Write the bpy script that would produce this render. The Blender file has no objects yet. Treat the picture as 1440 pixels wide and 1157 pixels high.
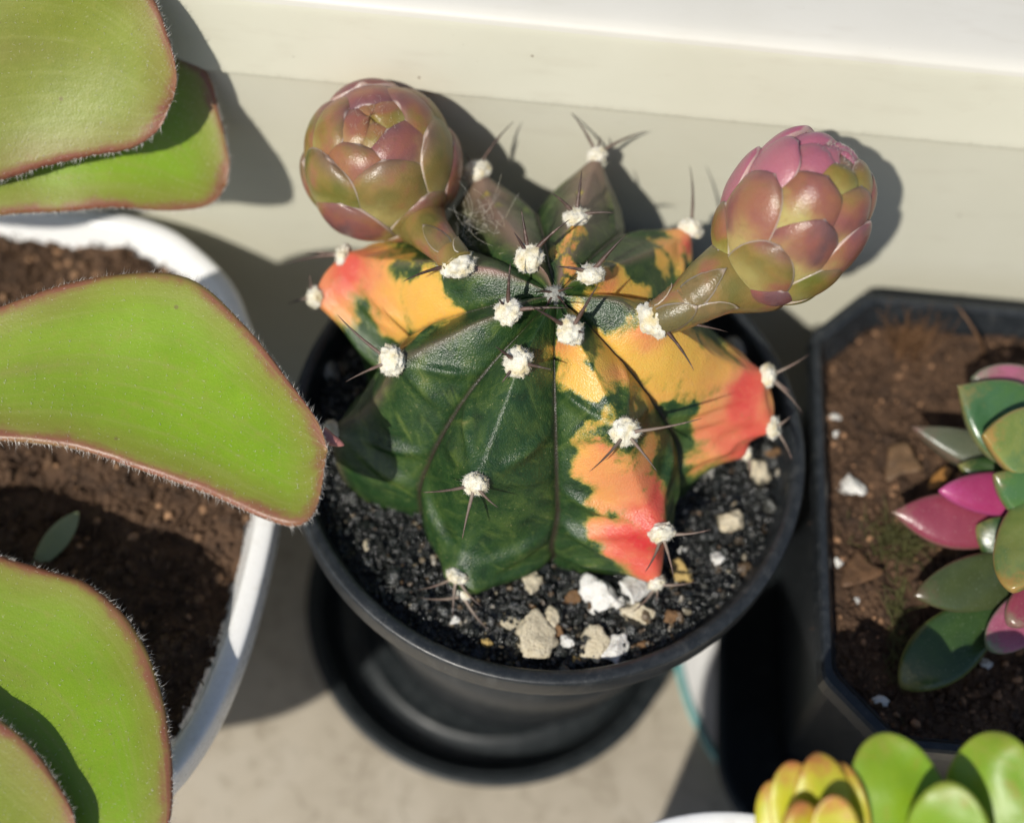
import bpy, bmesh, math, random
import numpy as np
from mathutils import Vector, Matrix, noise
from mathutils.bvhtree import BVHTree

random.seed(7); rng = np.random.default_rng(7)
CM = 0.01                                   # everything below is written in centimetres
sc = bpy.context.scene
col = sc.collection

# ------------------------------------------------------------------ camera
CAM = np.array([-1.1464, -11.4991, 21.7549])
PIT, ROL, YAW, FPX = 1.071821, 0.127875, 0.040359, 2000.0
FW = np.array([math.sin(YAW)*math.cos(PIT), math.cos(YAW)*math.cos(PIT), -math.sin(PIT)])
R0 = np.array([math.cos(YAW), -math.sin(YAW), 0.0]); U0 = np.cross(R0, FW)
CR = math.cos(ROL)*R0 + math.sin(ROL)*U0
CU = -math.sin(ROL)*R0 + math.cos(ROL)*U0
cd = bpy.data.cameras.new('camera'); cam = bpy.data.objects.new('camera', cd); col.objects.link(cam)
cd.sensor_fit = 'HORIZONTAL'; cd.sensor_width = 36; cd.lens = 36*FPX/1440
cd.clip_start = 0.005; cd.clip_end = 50
M = Matrix.Identity(4)
for i in range(3):
    M[i][0], M[i][1], M[i][2], M[i][3] = CR[i], CU[i], -FW[i], CAM[i]*CM
cam.matrix_world = M
cd.dof.use_dof = True; cd.dof.focus_distance = 21.8*CM; cd.dof.aperture_fstop = 7.8
sc.camera = cam

# ------------------------------------------------------------------ light
SUN = np.array([0.56, 1.0, -1.18]); SUN /= np.linalg.norm(SUN)        # direction the light travels
w = bpy.data.worlds.new('World'); sc.world = w; w.use_nodes = True
nt = w.node_tree; nt.nodes.clear()
sky = nt.nodes.new('ShaderNodeTexSky'); sky.sky_type = 'NISHITA'; sky.sun_disc = False
sky.sun_elevation = math.asin(-SUN[2]); sky.sun_rotation = math.atan2(-SUN[0], -SUN[1])
bg = nt.nodes.new('ShaderNodeBackground'); bg.inputs[1].default_value = 0.088
out = nt.nodes.new('ShaderNodeOutputWorld')
nt.links.new(sky.outputs[0], bg.inputs[0]); nt.links.new(bg.outputs[0], out.inputs[0])
sl = bpy.data.lights.new('sun', 'SUN'); sl.energy = 4.2; sl.angle = math.radians(0.6); sl.color = (1.0, 0.95, 0.86)
so = bpy.data.objects.new('sun', sl); col.objects.link(so)
so.rotation_euler = Vector(SUN).to_track_quat('-Z', 'Y').to_euler()
vs = sc.view_settings
vs.view_transform = 'Standard'; vs.look = 'None'; vs.gamma = 1; vs.exposure = 0.05; vs.use_curve_mapping = False

# ------------------------------------------------------------------ helpers
def ray(px, py):
    x = (px-720)/FPX; y = -(py-578.5)/FPX
    return x*CR + y*CU + FW
def at_z(px, py, z):
    d = ray(px, py); return CAM + d*(z-CAM[2])/d[2]
def at_y(px, py, y):
    d = ray(px, py); return CAM + d*(y-CAM[1])/d[1]
def at_d(px, py, dep): return CAM + ray(px, py)*dep
def depth(P): return float((np.asarray(P)-CAM) @ FW)
def at_plane(px, py, P, n):
    d = ray(px, py); return CAM + d*(((np.asarray(P)-CAM) @ n)/(d @ n))
def unit(v): v = np.asarray(v, float); return v/np.linalg.norm(v)
def frame(n):
    n = unit(n); a = np.array([1, 0, 0]) if abs(n[0]) < .8 else np.array([0, 1, 0])
    u = unit(np.cross(a, n)); return u, np.cross(n, u), n

def tag(o, label=None, cat=None, group=None, kind=None):
    if label: o['label'] = label
    if cat: o['category'] = cat
    if group: o['group'] = group
    if kind: o['kind'] = kind
    return o
def empty(name, loc, label, cat, group=None, kind=None):
    o = bpy.data.objects.new(name, None); col.objects.link(o)
    o.location = [c*CM for c in loc]; o.empty_display_size = .01
    o['loc_cm'] = 0; del o['loc_cm']
    BASE[o.name] = np.array(loc, float)
    return tag(o, label, cat, group, kind)
BASE = {}
def mk(name, V, F, mat, parent=None, base=None, smooth=True, attrs=None, mats=None):
    """V in world centimetres; the object's origin is its parent's base, or base for a top-level thing."""
    V = np.asarray(V, float)
    b = BASE[parent.name] if parent is not None else (np.array(base, float) if base is not None else np.zeros(3))
    me = bpy.data.meshes.new(name)
    F = [list(map(int, f)) for f in F] if not isinstance(F, np.ndarray) else F.tolist()
    me.from_pydata(((V-b)*CM).tolist(), [], F)
    if smooth: me.polygons.foreach_set('use_smooth', [True]*len(me.polygons))
    if attrs:
        for k, a in attrs.items():
            at = me.attributes.new(k, 'FLOAT', 'POINT'); at.data.foreach_set('value', np.asarray(a, np.float32))
    me.materials.append(mat); me.update()
    o = bpy.data.objects.new(name, me); col.objects.link(o)
    BASE[o.name] = b
    if parent is not None: o.parent = parent
    else: o.location = [c*CM for c in b]
    return o

def ico(sub, _c={}):
    if sub not in _c:
        bm = bmesh.new(); bmesh.ops.create_icosphere(bm, subdivisions=sub, radius=1)
        bm.verts.ensure_lookup_table()
        _c[sub] = (np.array([v.co[:] for v in bm.verts]), np.array([[v.index for v in f.verts] for f in bm.faces])); bm.free()
    return _c[sub]
def join(parts):
    V = []; F = []; n = 0
    for v, f in parts:
        V.append(np.asarray(v, float)); F += [[int(i)+n for i in q] for q in f]; n += len(v)
    return np.concatenate(V), F
def grid_faces(nu, nv, wrap_u=False):
    F = []
    for j in range(nv-1):
        for i in range(nu if wrap_u else nu-1):
            a = j*nu+i; b = j*nu+(i+1) % nu
            F.append((a, b, b+nu, a+nu))
    return F
def lathe(prof, c, n=96):
    a = np.linspace(0, 2*math.pi, n, endpoint=False)
    V = [(c[0]+r*math.cos(t), c[1]+r*math.sin(t), z) for r, z in prof for t in a]
    return np.array(V), grid_faces(n, len(prof), True)
def rounded(prof, k=3):
    """soften a profile polyline by corner cutting"""
    P = [np.array(p, float) for p in prof]
    for _ in range(k):
        Q = [P[0]]
        for a, b in zip(P[:-1], P[1:]): Q += [a*.75+b*.25, a*.25+b*.75]
        P = Q+[P[-1]]
    return P
def catmull(P, n):
    P = np.asarray(P, float); k = len(P)
    Q = np.vstack([2*P[0]-P[1], P, 2*P[-1]-P[-2]]); o = []
    for t in np.linspace(0, k-1, n):
        i = min(int(t), k-2); f = t-i; a, b, c, d = Q[i:i+4]
        o.append(.5*((2*b)+(-a+c)*f+(2*a-5*b+4*c-d)*f*f+(-a+3*b-3*c+d)*f**3))
    return np.array(o)
def arclen(P, n):
    P = np.asarray(P); s = np.r_[0, np.cumsum(np.linalg.norm(np.diff(P, axis=0), axis=1))]; s /= s[-1]
    t = np.linspace(0, 1, n); return np.stack([np.interp(t, s, P[:, k]) for k in range(P.shape[1])], 1)
def tube(P, R, n=8, cap=True):
    P = np.asarray(P, float); V = []; T = np.gradient(P, axis=0)
    up = np.array([.31, .22, .92])
    for p, t, r in zip(P, T, R):
        t = unit(t); u = unit(np.cross(up, t)); v = np.cross(t, u)
        for k in range(n):
            a = 2*math.pi*k/n; V.append(p+r*(math.cos(a)*u+math.sin(a)*v))
    F = grid_faces(n, len(P), True)
    if cap:
        F.append(tuple(range(n))[::-1]); m = (len(P)-1)*n; F.append(tuple(range(m, m+n)))
    return np.array(V), F
def bez(a, b, c, n):
    t = np.linspace(0, 1, n)[:, None]; return (1-t)**2*np.asarray(a)+2*t*(1-t)*np.asarray(b)+t*t*np.asarray(c)
def hairs(P, D, L, r, bend=.3, seg=3):
    """thin three-sided bristles: roots P, directions D, lengths L, root radius r"""
    parts = []
    for p, d, l in zip(P, D, L):
        d = unit(d); u, v, _ = frame(d); s = rng.normal(0, bend, 3)*l
        ctr = [p, p+d*l*.5+s*.25, p+d*l+s][:seg]
        V = []
        for k, q in enumerate(ctr[:-1]):
            rr = r*(1-.45*k)
            for a in (0, 2.094, 4.189): V.append(q+rr*(math.cos(a)*u+math.sin(a)*v))
        V.append(ctr[-1]); F = []
        for k in range(len(ctr)-2):
            for i in range(3): F.append((3*k+i, 3*k+(i+1) % 3, 3*k+3+(i+1) % 3, 3*k+3+i))
        m = 3*(len(ctr)-2)
        for i in range(3): F.append((m+i, m+(i+1) % 3, m+3))
        parts.append((V, F))
    return join(parts)
def fbm(p, s=1, o=3):
    return noise.fractal(Vector([float(c)*s for c in p]), 1.0, 2.0, o)
def stone(sub, cuts=9, lump=.12, seed=0, lo=.55, hi=.95):
    r = np.random.default_rng(seed); V, F = ico(sub); V = V.copy()
    for _ in range(cuts):
        n = unit(r.normal(size=3)); h = r.uniform(lo, hi); d = V@n; k = d > h
        V[k] -= np.outer(d[k]-h, n)
    off = r.uniform(-50, 50, 3)
    V *= np.array([1+lump*fbm(v*1.6+off, 1.5) for v in V])[:, None]
    return V, F
def rotm(r):
    q = unit(r.normal(size=4)); a, b, c, d = q
    return np.array([[1-2*(c*c+d*d), 2*(b*c-a*d), 2*(b*d+a*c)], [2*(b*c+a*d), 1-2*(b*b+d*d), 2*(c*d-a*b)], [2*(b*d-a*c), 2*(c*d+a*b), 1-2*(b*b+c*c)]])

# ------------------------------------------------------------------ materials
class Mat:
    def __init__(s, name, **kw):
        s.m = bpy.data.materials.new(name); s.m.use_nodes = True
        s.t = s.m.node_tree; s.n = s.t.nodes; s.p = s.n['Principled BSDF']; s.o = s.n['Material Output']
        for k, v in kw.items(): s.set(k, v)
        s._tc = None
    def set(s, k, v):
        k = k.replace('_', ' '); k = {'Specular': 'Specular IOR Level', 'Sub': 'Subsurface Weight', 'SubScale': 'Subsurface Scale', 'SubRadius': 'Subsurface Radius', 'Sheen': 'Sheen Weight', 'Coat': 'Coat Weight', 'CoatR': 'Coat Roughness', 'SheenR': 'Sheen Roughness'}.get(k, k)
        i = s.p.inputs[k]
        if hasattr(v, 'is_output'): s.t.links.new(v, i)
        else: i.default_value = (*v, 1) if isinstance(v, tuple) and len(v) == 3 and i.type == 'RGBA' else v
    def co(s):
        if s._tc is None:
            tc = s.n.new('ShaderNodeTexCoord'); mp = s.n.new('ShaderNodeMapping'); mp.inputs['Scale'].default_value = (100, 100, 100)
            s.t.links.new(tc.outputs['Object'], mp.inputs[0]); s._tc = mp.outputs[0]
        return s._tc
    def noise(s, scale, detail=4, rough=.55, dist=0, stretch=None):
        n = s.n.new('ShaderNodeTexNoise'); c = s.co()
        if stretch:
            mp = s.n.new('ShaderNodeMapping'); mp.inputs['Scale'].default_value = stretch; s.t.links.new(c, mp.inputs[0]); c = mp.outputs[0]
        s.t.links.new(c, n.inputs['Vector']); n.inputs['Scale'].default_value = scale; n.inputs['Detail'].default_value = detail
        n.inputs['Roughness'].default_value = rough; n.inputs['Distortion'].default_value = dist; return n.outputs['Fac']
    def voro(s, scale, feature='F1'):
        n = s.n.new('ShaderNodeTexVoronoi'); n.feature = feature; s.t.links.new(s.co(), n.inputs['Vector']); n.inputs['Scale'].default_value = scale
        return n.outputs['Distance']
    def attr(s, name):
        a = s.n.new('ShaderNodeAttribute'); a.attribute_name = name; return a.outputs['Fac']
    def math(s, op, a, b=0.0, c=None, clamp=False):
        m = s.n.new('ShaderNodeMath'); m.operation = op; m.use_clamp = clamp
        for i, x in enumerate((a, b) if c is None else (a, b, c)):
            if hasattr(x, 'is_output'): s.t.links.new(x, m.inputs[i])
            else: m.inputs[i].default_value = x
        return m.outputs[0]
    def ramp(s, f, stops, mode='LINEAR'):
        r = s.n.new('ShaderNodeValToRGB'); r.color_ramp.interpolation = mode; e = r.color_ramp.elements
        while len(e) < len(stops): e.new(1)
        for k, (p, c) in zip(e, stops): k.position = p; k.color = (*c, 1) if len(c) == 3 else c
        s.t.links.new(f, r.inputs[0]); return r.outputs[0]
    def mask(s, f, a, b):
        r = s.n.new('ShaderNodeMapRange'); r.interpolation_type = 'SMOOTHSTEP'
        r.inputs[1].default_value = a; r.inputs[2].default_value = b; s.t.links.new(f, r.inputs[0]); return r.outputs[0]
    def mix(s, f, a, b, mode='MIX'):
        m = s.n.new('ShaderNodeMix'); m.data_type = 'RGBA'; m.blend_type = mode
        for i, x in ((0, f), (6, a), (7, b)):
            if hasattr(x, 'is_output'): s.t.links.new(x, m.inputs[i])
            else: m.inputs[i].default_value = (*x, 1) if isinstance(x, tuple) else x
        return m.outputs[2]
    def bump(s, h, strength, dist, chain=None):
        b = s.n.new('ShaderNodeBump'); b.inputs['Strength'].default_value = strength; b.inputs['Distance'].default_value = dist*CM
        s.t.links.new(h, b.inputs['Height'])
        if chain is not None: s.t.links.new(chain, b.inputs['Normal'])
        s.t.links.new(b.outputs[0], s.p.inputs['Normal']); return b.outputs[0]

def m_simple(name, colr, rough=.5, var=.15, scale=2., bump=0., bscale=20., **kw):
    m = Mat(name, Roughness=rough, **kw)
    f = m.noise(scale, 5)
    m.set('Base_Color', m.ramp(f, [(.25, tuple(c*(1-var) for c in colr)), (.75, tuple(min(1, c*(1+var)) for c in colr))]))
    if bump: m.bump(m.noise(bscale, 4), bump, .05)
    return m.m

SILL = -8.15; YW = 4.72
def m_frame(nm, c1, c2, c3):
    m = Mat(nm, Roughness=.42)
    d = m.noise(.35, 4); sp = m.voro(1.6); n2 = m.noise(3.5, 3, stretch=(.25, 1, 1))
    c = m.ramp(d, [(.3, c1), (.7, c2)])
    c = m.mix(m.math('MULTIPLY', m.mask(n2, .52, .78), .22), c, c3)
    c = m.mix(m.math('MULTIPLY', m.mask(sp, .05, .025), m.mask(m.noise(.9, 2), .5, .6)), c, (.25, .20, .14))
    sx = m.n.new('ShaderNodeSeparateXYZ'); m.t.links.new(m.co(), sx.inputs[0])
    near = m.mask(m.math('ABSOLUTE', m.math('SUBTRACT', sx.outputs[2], 3.07-SILL)), .16, .0)
    c = m.mix(m.math('MULTIPLY', m.math('MULTIPLY', near, m.mask(m.noise(7, 5, .7), .42, .7)), .3), c, (.26, .22, .16))
    c = m.mix(m.math('MULTIPLY', m.mask(m.voro(4.5), .035, .015), m.mask(m.noise(.6, 3), .48, .6)), c, (.22, .17, .12))
    m.set('Base_Color', c); m.bump(m.noise(9, 4), .05, .03); return m.m
def m_marble():
    m = Mat('beige_stone', Roughness=.45)
    n = m.noise(.55, 8, .62, .6); v = m.noise(1.7, 7, .7, 1.2); g = m.noise(14, 3)
    c = m.ramp(n, [(.25, (.36, .315, .245)), (.55, (.44, .39, .31)), (.8, (.47, .425, .35))])
    c = m.mix(m.math('MULTIPLY', m.mask(v, .50, .66), .6), c, (.27, .23, .17))
    c = m.mix(m.math('MULTIPLY', m.mask(g, .6, .75), .25), c, (.58, .54, .46))
    m.set('Base_Color', c); m.bump(g, .1, .03); return m.m
def m_plastic(name, c, rough, dust=.3):
    m = Mat(name, Roughness=rough); f = m.noise(5, 6, .65); s = m.noise(60, 2)
    st = m.noise(3.2, 5, .6, .2, (1, 1, .22)); sc_ = m.noise(22, 3, .6, .0, (1, 1, .12))
    cc = m.mix(m.math('MULTIPLY', m.mask(f, .42, .78), dust), c, tuple(min(1, x*2.0+.03*dust) for x in c))
    wear = (.20, .20, .19) if c[0] < .3 else (.52, .48, .40)
    cc = m.mix(m.math('MULTIPLY', m.mask(st, .55, .75), .12 if c[0] < .3 else .35), cc, wear)
    cc = m.mix(m.math('MULTIPLY', m.mask(sc_, .66, .72), .18), cc, wear)
    cc = m.mix(m.math('MULTIPLY', m.mask(s, .67, .73), .5), cc, (.26, .25, .22) if c[0] < .3 else (.40, .33, .24))
    m.set('Base_Color', cc); m.set('Roughness', m.ramp(f, [(.3, (rough,)*3), (.8, (min(1, rough+.18),)*3)]))
    m.bump(m.noise(25, 3), .08, .02); return m.m

MAT = dict(
    frame=m_frame('cream_pvc', (.61, .595, .48), (.65, .635, .52), (.49, .45, .35)), ledge=m_frame('white_pvc', (.61, .59, .525), (.65, .63, .57), (.50, .46, .39)), stone=m_marble(),
    black=m_plastic('black_plastic', (.014, .017, .020), .33, .5),
    black2=m_plastic('black_plastic_matt', (.012, .016, .018), .42, .5),
    white=m_plastic('white_glaze', (.80, .80, .79), .22, .0),
    teal=m_simple('teal_glaze', (.16, .42, .42), .3, .2),
)

# ------------------------------------------------------------------ setting: sill and window frame
SILL = -8.15; YW = 4.72
def box(x0, x1, y0, y1, z0, z1, bev=.05, seg=3):
    bm = bmesh.new(); bmesh.ops.create_cube(bm, size=1)
    for v in bm.verts: v.co = Vector(((x0+x1)/2+v.co.x*(x1-x0), (y0+y1)/2+v.co.y*(y1-y0), (z0+z1)/2+v.co.z*(z1-z0)))
    if bev: bmesh.ops.bevel(bm, geom=bm.edges[:], offset=bev, segments=seg, affect='EDGES', profile=.5)
    V = [v.co[:] for v in bm.verts]; F = [[v.index for v in f.verts] for f in bm.faces]; bm.free(); return V, F
V, F = box(-45, 45, -32, 14, SILL-3, SILL, .2)
tag(mk('window_sill', V, F, MAT['stone'], base=(0, 0, SILL)), 'beige stone window sill under the pots', None, None, 'structure')
fr = empty('window_frame', (0, YW, SILL), 'cream plastic window frame behind the pots', None, None, 'structure')
def extrude_x(prof, x0, x1, n=2):
    P = np.array(prof); V = []
    for x in np.linspace(x0, x1, n): V += [(x, y, z) for y, z in P]
    return np.array(V), grid_faces(len(P), n)
lowp = [(YW+3, SILL)] + [(YW, SILL)] + [(YW, 3.03), (YW+.02, 3.05), (YW+.35, 3.05)]
V, F = extrude_x(lowp, -45, 45); mk('lower_rail', V, F, MAT['frame'], fr, smooth=False)
upp = rounded([(YW+.35, 3.085), (YW-.085, 3.085), (YW-.095, 3.11), (YW-.02, 3.5), (YW+.13, 4.45), (YW+.16, 4.56)], 2)
V, F = extrude_x(upp, -45, 45); mk('upper_rail', V, F, MAT['frame'], fr, smooth=True)
top = rounded([(YW+.16, 4.56), (YW+.20, 4.68), (YW+.45, 4.78), (YW+1.3, 4.84), (YW+9, 5.0), (YW+14, 5.1)], 3)
V, F = extrude_x(top, -45, 45); mk('top_ledge', V, F, MAT['ledge'], fr, smooth=True)

# ------------------------------------------------------------------ pots
def ngon_loft(rings):
    n = len(rings[0]); V = [p for r in rings for p in r]; return np.array(V, float), grid_faces(n, len(rings), True)
def pot_round(name, c, rt, rb, zt, zb, lip, lipw, mat, label, cat='pot', thick=.16, seg=112):
    e = empty(name, (c[0], c[1], zb), label, cat)
    k = (rt-lipw-rb)/(zt-zb)
    rw = lambda z: rb+k*(z-zb)
    wall = [(0.01, zb+.05), (rb-.3, zb+.05), (rb-.12, zb), (rb, zb+.1), (rw(zt-lip), zt-lip+.02), (rw(zt-lip)-thick, zt-lip), (rb-thick, zb+.25), (.01, zb+.22)]
    V, F = lathe(wall, c, seg); mk('wall', V, F, mat, e)
    r0 = rw(zt-lip)
    rim = rounded([(r0+.02, zt-lip-.015), (rt-.03, zt-lip), (rt, zt-lip+.1), (rt, zt-.06), (rt-.05, zt), (rt-.24, zt-.015), (rt-lipw-thick+.05, zt-.12), (rt-lipw-thick, zt-lip*.6), (rw(zt-lip)-thick, zt-lip-.02)], 2)
    V, F = lathe(rim, c, seg); mk('rim', V, F, mat, e)
    return e
pot_round('plant_pot', (0, 0), 4.5, 3.0, 0.0, SILL+.42, .62, .18, MAT['black'], 'round black plastic pot holding the variegated cactus')
WPC = (-12.6, -2.2); WPZ = -1.0
WOUT = np.array([(-4.56, -1.72), (-4.67, -3.49), (-4.9, -4.79), (-5.2, -5.67), (-5.62, -6.4), (-6.6, -7.6), (-8.2, -8.6), (-11, -9.1), (-16, -9.1), (-19.5, -8), (-21, -5), (-21.3, -2), (-20.8, 1.5), (-19, 4), (-16, 4.52), (-11, 4.56), (-8.7, 4.5), (-7.6, 4.28), (-6.85, 3.82), (-6.12, 3.14), (-5.66, 2.34), (-5.0, .8), (-4.64, -.5)])
def closed(P, n):
    P = np.vstack([P[-2:], P, P[:3]]); C = catmull(P, 60*len(P)); a = 60*len(P)*2//(len(P)-1); 
    k = len(P)-5; t0 = 2/(len(P)-1); t1 = (2+k)/(len(P)-1); i0, i1 = int(t0*len(C)), int(t1*len(C))
    return arclen(C[i0:i1+1], n+1)[:-1]
WLINE = closed(WOUT, 220)
def inset(L, d):
    T = np.roll(L, -1, 0)-np.roll(L, 1, 0); T /= np.linalg.norm(T, axis=1)[:, None]
    Nn = np.stack([T[:, 1], -T[:, 0]], 1); c = L.mean(0)
    if ((L-c)*Nn).sum() > 0: Nn = -Nn
    return L+Nn*d
def trough(prof): return ngon_loft([[(x, y, z) for x, y in inset(WLINE, d)] for d, z in prof])
wpot = empty('planter', (*WPC, SILL+.01), 'large white planter of the fuzzy-leaved plant', 'planter')
V, F = trough([(6, SILL+.03), (3.5, SILL+.03), (3.3, SILL+.1), (3.15, SILL+.4), (.42, WPZ-.86), (.75, WPZ-.86), (3.5, SILL+.5), (6, SILL+.5)]); mk('wall', V, F, MAT['white'], wpot)
V, F = trough(rounded([(.40, WPZ-.88), (.05, WPZ-.85), (0, WPZ-.72), (0, WPZ-.12), (.06, WPZ), (.34, WPZ-.02), (.40, WPZ-.15), (.70, WPZ-.9)], 2)); mk('rim', V, F, MAT['white'], wpot)
BPC = (2.95, -9.9)
pot_round('plant_pot', BPC, 3.25, 1.6, 1.9, SILL+.02, .7, .22, MAT['white'], 'smaller white pot holding the bright lime-green succulent', thick=.3)
# saucer of the cactus pot
S0 = (-.56, -.36); zt = -7.19; zb = SILL+.02
sauc = empty('saucer', (*S0, zb), 'round black plastic saucer under the cactus pot', 'saucer')
V, F = lathe(rounded([(.01, zb+.02), (3.3, zb), (3.5, zb+.08), (3.86, zt-.16), (3.86, zt-.12)], 1), S0, 128); mk('base', V, F, MAT['black2'], sauc)
V, F = lathe(rounded([(3.84, zt-.17), (4.0, zt-.15), (4.04, zt-.1), (4.04, zt-.03), (3.98, zt), (3.86, zt), (3.80, zt-.06), (3.74, zt-.05), (3.68, zt-.12), (3.42, zb+.28), (3.30, zb+.20), (2.95, zb+.22), (2.85, zb+.3), (2.7, zb+.22), (.01, zb+.2)], 2), S0, 128); mk('rim', V, F, MAT['black2'], sauc)

# octagonal black pot and what it stands on
OC = np.array([9.08, -.57])
def octa(h, ch, z):
    P = []
    for sx, sy in ((1, 1), (-1, 1), (-1, -1), (1, -1)):
        a = (sx*h, sy*(h-ch)); b = (sx*(h-ch), sy*h)
        P += [a, b] if sx*sy > 0 else [b, a]
    # soften: each corner becomes three points
    Q = []
    for i in range(8):
        p = np.array(P[i]); q = np.array(P[i-1]); r = np.array(P[(i+1) % 8])
        for t in (0, .5, 1):
            a = p+unit(q-p)*.14; b = p+unit(r-p)*.14
            Q.append((1-t)**2*a+2*t*(1-t)*p+t*t*b)
    return [(OC[0]+x, OC[1]+y, z) for x, y in Q]
ob = SILL+.62
octp = empty('plant_pot', (*OC, ob), 'black plastic pot with chamfered corners beside the cactus', 'pot')
V, F = ngon_loft([octa(3.2, .8, ob), octa(3.3, .8, ob+.05), octa(4.12, 1.0, -.75), octa(4.0, 1.0, -.75), octa(3.3, .8, ob+.3), octa(.01, .004, ob+.3)]); mk('wall', V, F, MAT['black'], octp, smooth=False)
V, F = ngon_loft([octa(4.10, 1.0, -.78), octa(4.30, 1.03, -.78), octa(4.35, 1.04, -.72), octa(4.35, 1.04, -.36), octa(4.31, 1.03, -.30), octa(4.20, 1.01, -.30), octa(4.15, 1.0, -.36), octa(3.99, 1.0, -.80)]); mk('rim', V, F, MAT['black'], octp, smooth=False)
# rounded black tray under it
def rsq(h, rad, z, c, n=10):
    P = []
    for sx, sy, a0 in ((1, 1, 0), (-1, 1, 90), (-1, -1, 180), (1, -1, 270)):
        for k in range(n+1):
            a = math.radians(a0+90*k/n); P.append((c[0]+sx*(h-rad)+rad*math.cos(a), c[1]+sy*(h-rad)+rad*math.sin(a), z))
    return P
TC = (9.0, -.45); tb = SILL+.36
V, F = ngon_loft([rsq(.01, .005, tb, TC), rsq(4.2, 1.5, tb, TC), rsq(4.35, 1.6, tb+.06, TC), rsq(4.68, 1.8, tb+.74, TC), rsq(4.76, 1.85, tb+.78, TC), rsq(4.76, 1.85, tb+.86, TC), rsq(4.66, 1.8, tb+.88, TC), rsq(4.56, 1.75, tb+.82, TC), rsq(4.22, 1.55, tb+.18, TC), rsq(.01, .005, tb+.16, TC)])
tag(mk('drip_tray', V, F, MAT['black2'], base=(*TC, tb)), 'black rounded-square drip tray under the chamfered pot', 'tray')
DC = (8.5, -.3)
dish = empty('dish', (*DC, SILL+.01), 'pale round dish with teal rim, mostly hidden under the black tray', 'dish')
V, F = lathe(rounded([(.01, SILL+.02), (4.5, SILL+.02), (4.95, SILL+.15), (5.02, SILL+.28), (4.93, SILL+.30), (4.4, SILL+.17), (.01, SILL+.15)], 2), DC, 128); mk('base', V, F, MAT['white'], dish)
V, F = lathe(rounded([(4.97, SILL+.2), (5.06, SILL+.24), (5.12, SILL+.32), (5.08, SILL+.38), (4.99, SILL+.36), (4.93, SILL+.31)], 2), DC, 128); mk('rim', V, F, MAT['teal'], dish)

# ------------------------------------------------------------------ the cactus body
O = np.array([-.2, .75]); SOIL = -.55
AR = dict(   # areoles: (pixel x, pixel y, height z)
    H=[(717, 440, 3.42), (553, 507, 2.5), (468, 606, .75)],
    A=[(730, 510, 3.28), (669, 678, 2.15), (642, 808, .15), (652, 843, -.3)],
    B=[(800, 466, 3.45), (879, 606, 2.72), (929, 746, 1.05), (922, 818, .1)],
    C=[(918, 452, 3.2), (1079, 528, 1.35), (1090, 605, .75), (1046, 636, .35)],
    D=[(831, 388, 3.46), (971, 322, 2.1)],
    E=[(811, 308, 3.3), (840, 221, 2.5)],
    F=[(746, 363, 3.5), (673, 245, 2.3)],
    G=[(645, 376, 3.2), (482, 356, 1.75), (440, 418, 1.25)])
ORDER = 'HABCDEFG'
def pol(P): v = P[:2]-O; return np.array([np.hypot(*v), P[2], math.degrees(math.atan2(v[1], v[0]))])
AP = {k: [at_z(x, y, z) for x, y, z in l] for k, l in AR.items()}
NV = 230; NU = 44
crest = {}
for k in ORDER:
    pts = []; az0 = None
    for i, P in enumerate(AP[k]):
        r, z, a = pol(P)
        if az0 is None: az0 = pol(AP[k][min(1, len(AP[k])-1)])[2]
        a = az0+((a-az0+180) % 360-180)
        if i == 0: a = az0+.35*(a-az0)
        pull = (.10, .26, .46, .45)[i]
        if k == 'C': pull = (.10, .42, .75, .5)[i]
        v = np.array([r, z-.7]); v = v*(1-pull/np.linalg.norm(v)); pts.append((v[0], v[1]+.7, a))
    if len(pts) == 2: pts += [(3.25, 1.0, az0)]
    lastz = pts[-1][1]
    pts = [(.10, 3.18, az0)]+pts
    if k == 'H': pts += [(3.72, .05, az0+4), (3.6, -1.15, az0+6)]
    else:
        if lastz > .5: pts.append((3.3, -.1, az0))
        pts.append((3.25, -1.15, az0))
    C = catmull(pts, 500); C[:, 2] = np.interp(np.linspace(0, 1, 500), np.linspace(0, 1, len(pts)), [p[2] for p in pts])
    d = np.r_[0, np.cumsum(np.hypot(np.diff(C[:, 0]), np.diff(C[:, 1])))]; d /= d[-1]; t = np.linspace(0, 1, NV)
    crest[k] = np.stack([np.interp(t, d, C[:, j]) for j in range(3)], 1)
val0 = catmull([(.06, 3.06), (.75, 2.93), (1.58, 2.42), (2.22, 1.65), (2.66, .8), (2.95, 0), (2.98, -1.15)], 500)
d = np.r_[0, np.cumsum(np.hypot(np.diff(val0[:, 0]), np.diff(val0[:, 1])))]; d /= d[-1]
valley = np.stack([np.interp(np.linspace(0, 1, NV), d, val0[:, j]) for j in range(2)], 1)
def xyz(r, z, a): a = np.radians(a); return np.stack([O[0]+r*np.cos(a), O[1]+r*np.sin(a), z], -1)
cols = []; tcol = []; kcol = []
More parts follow.
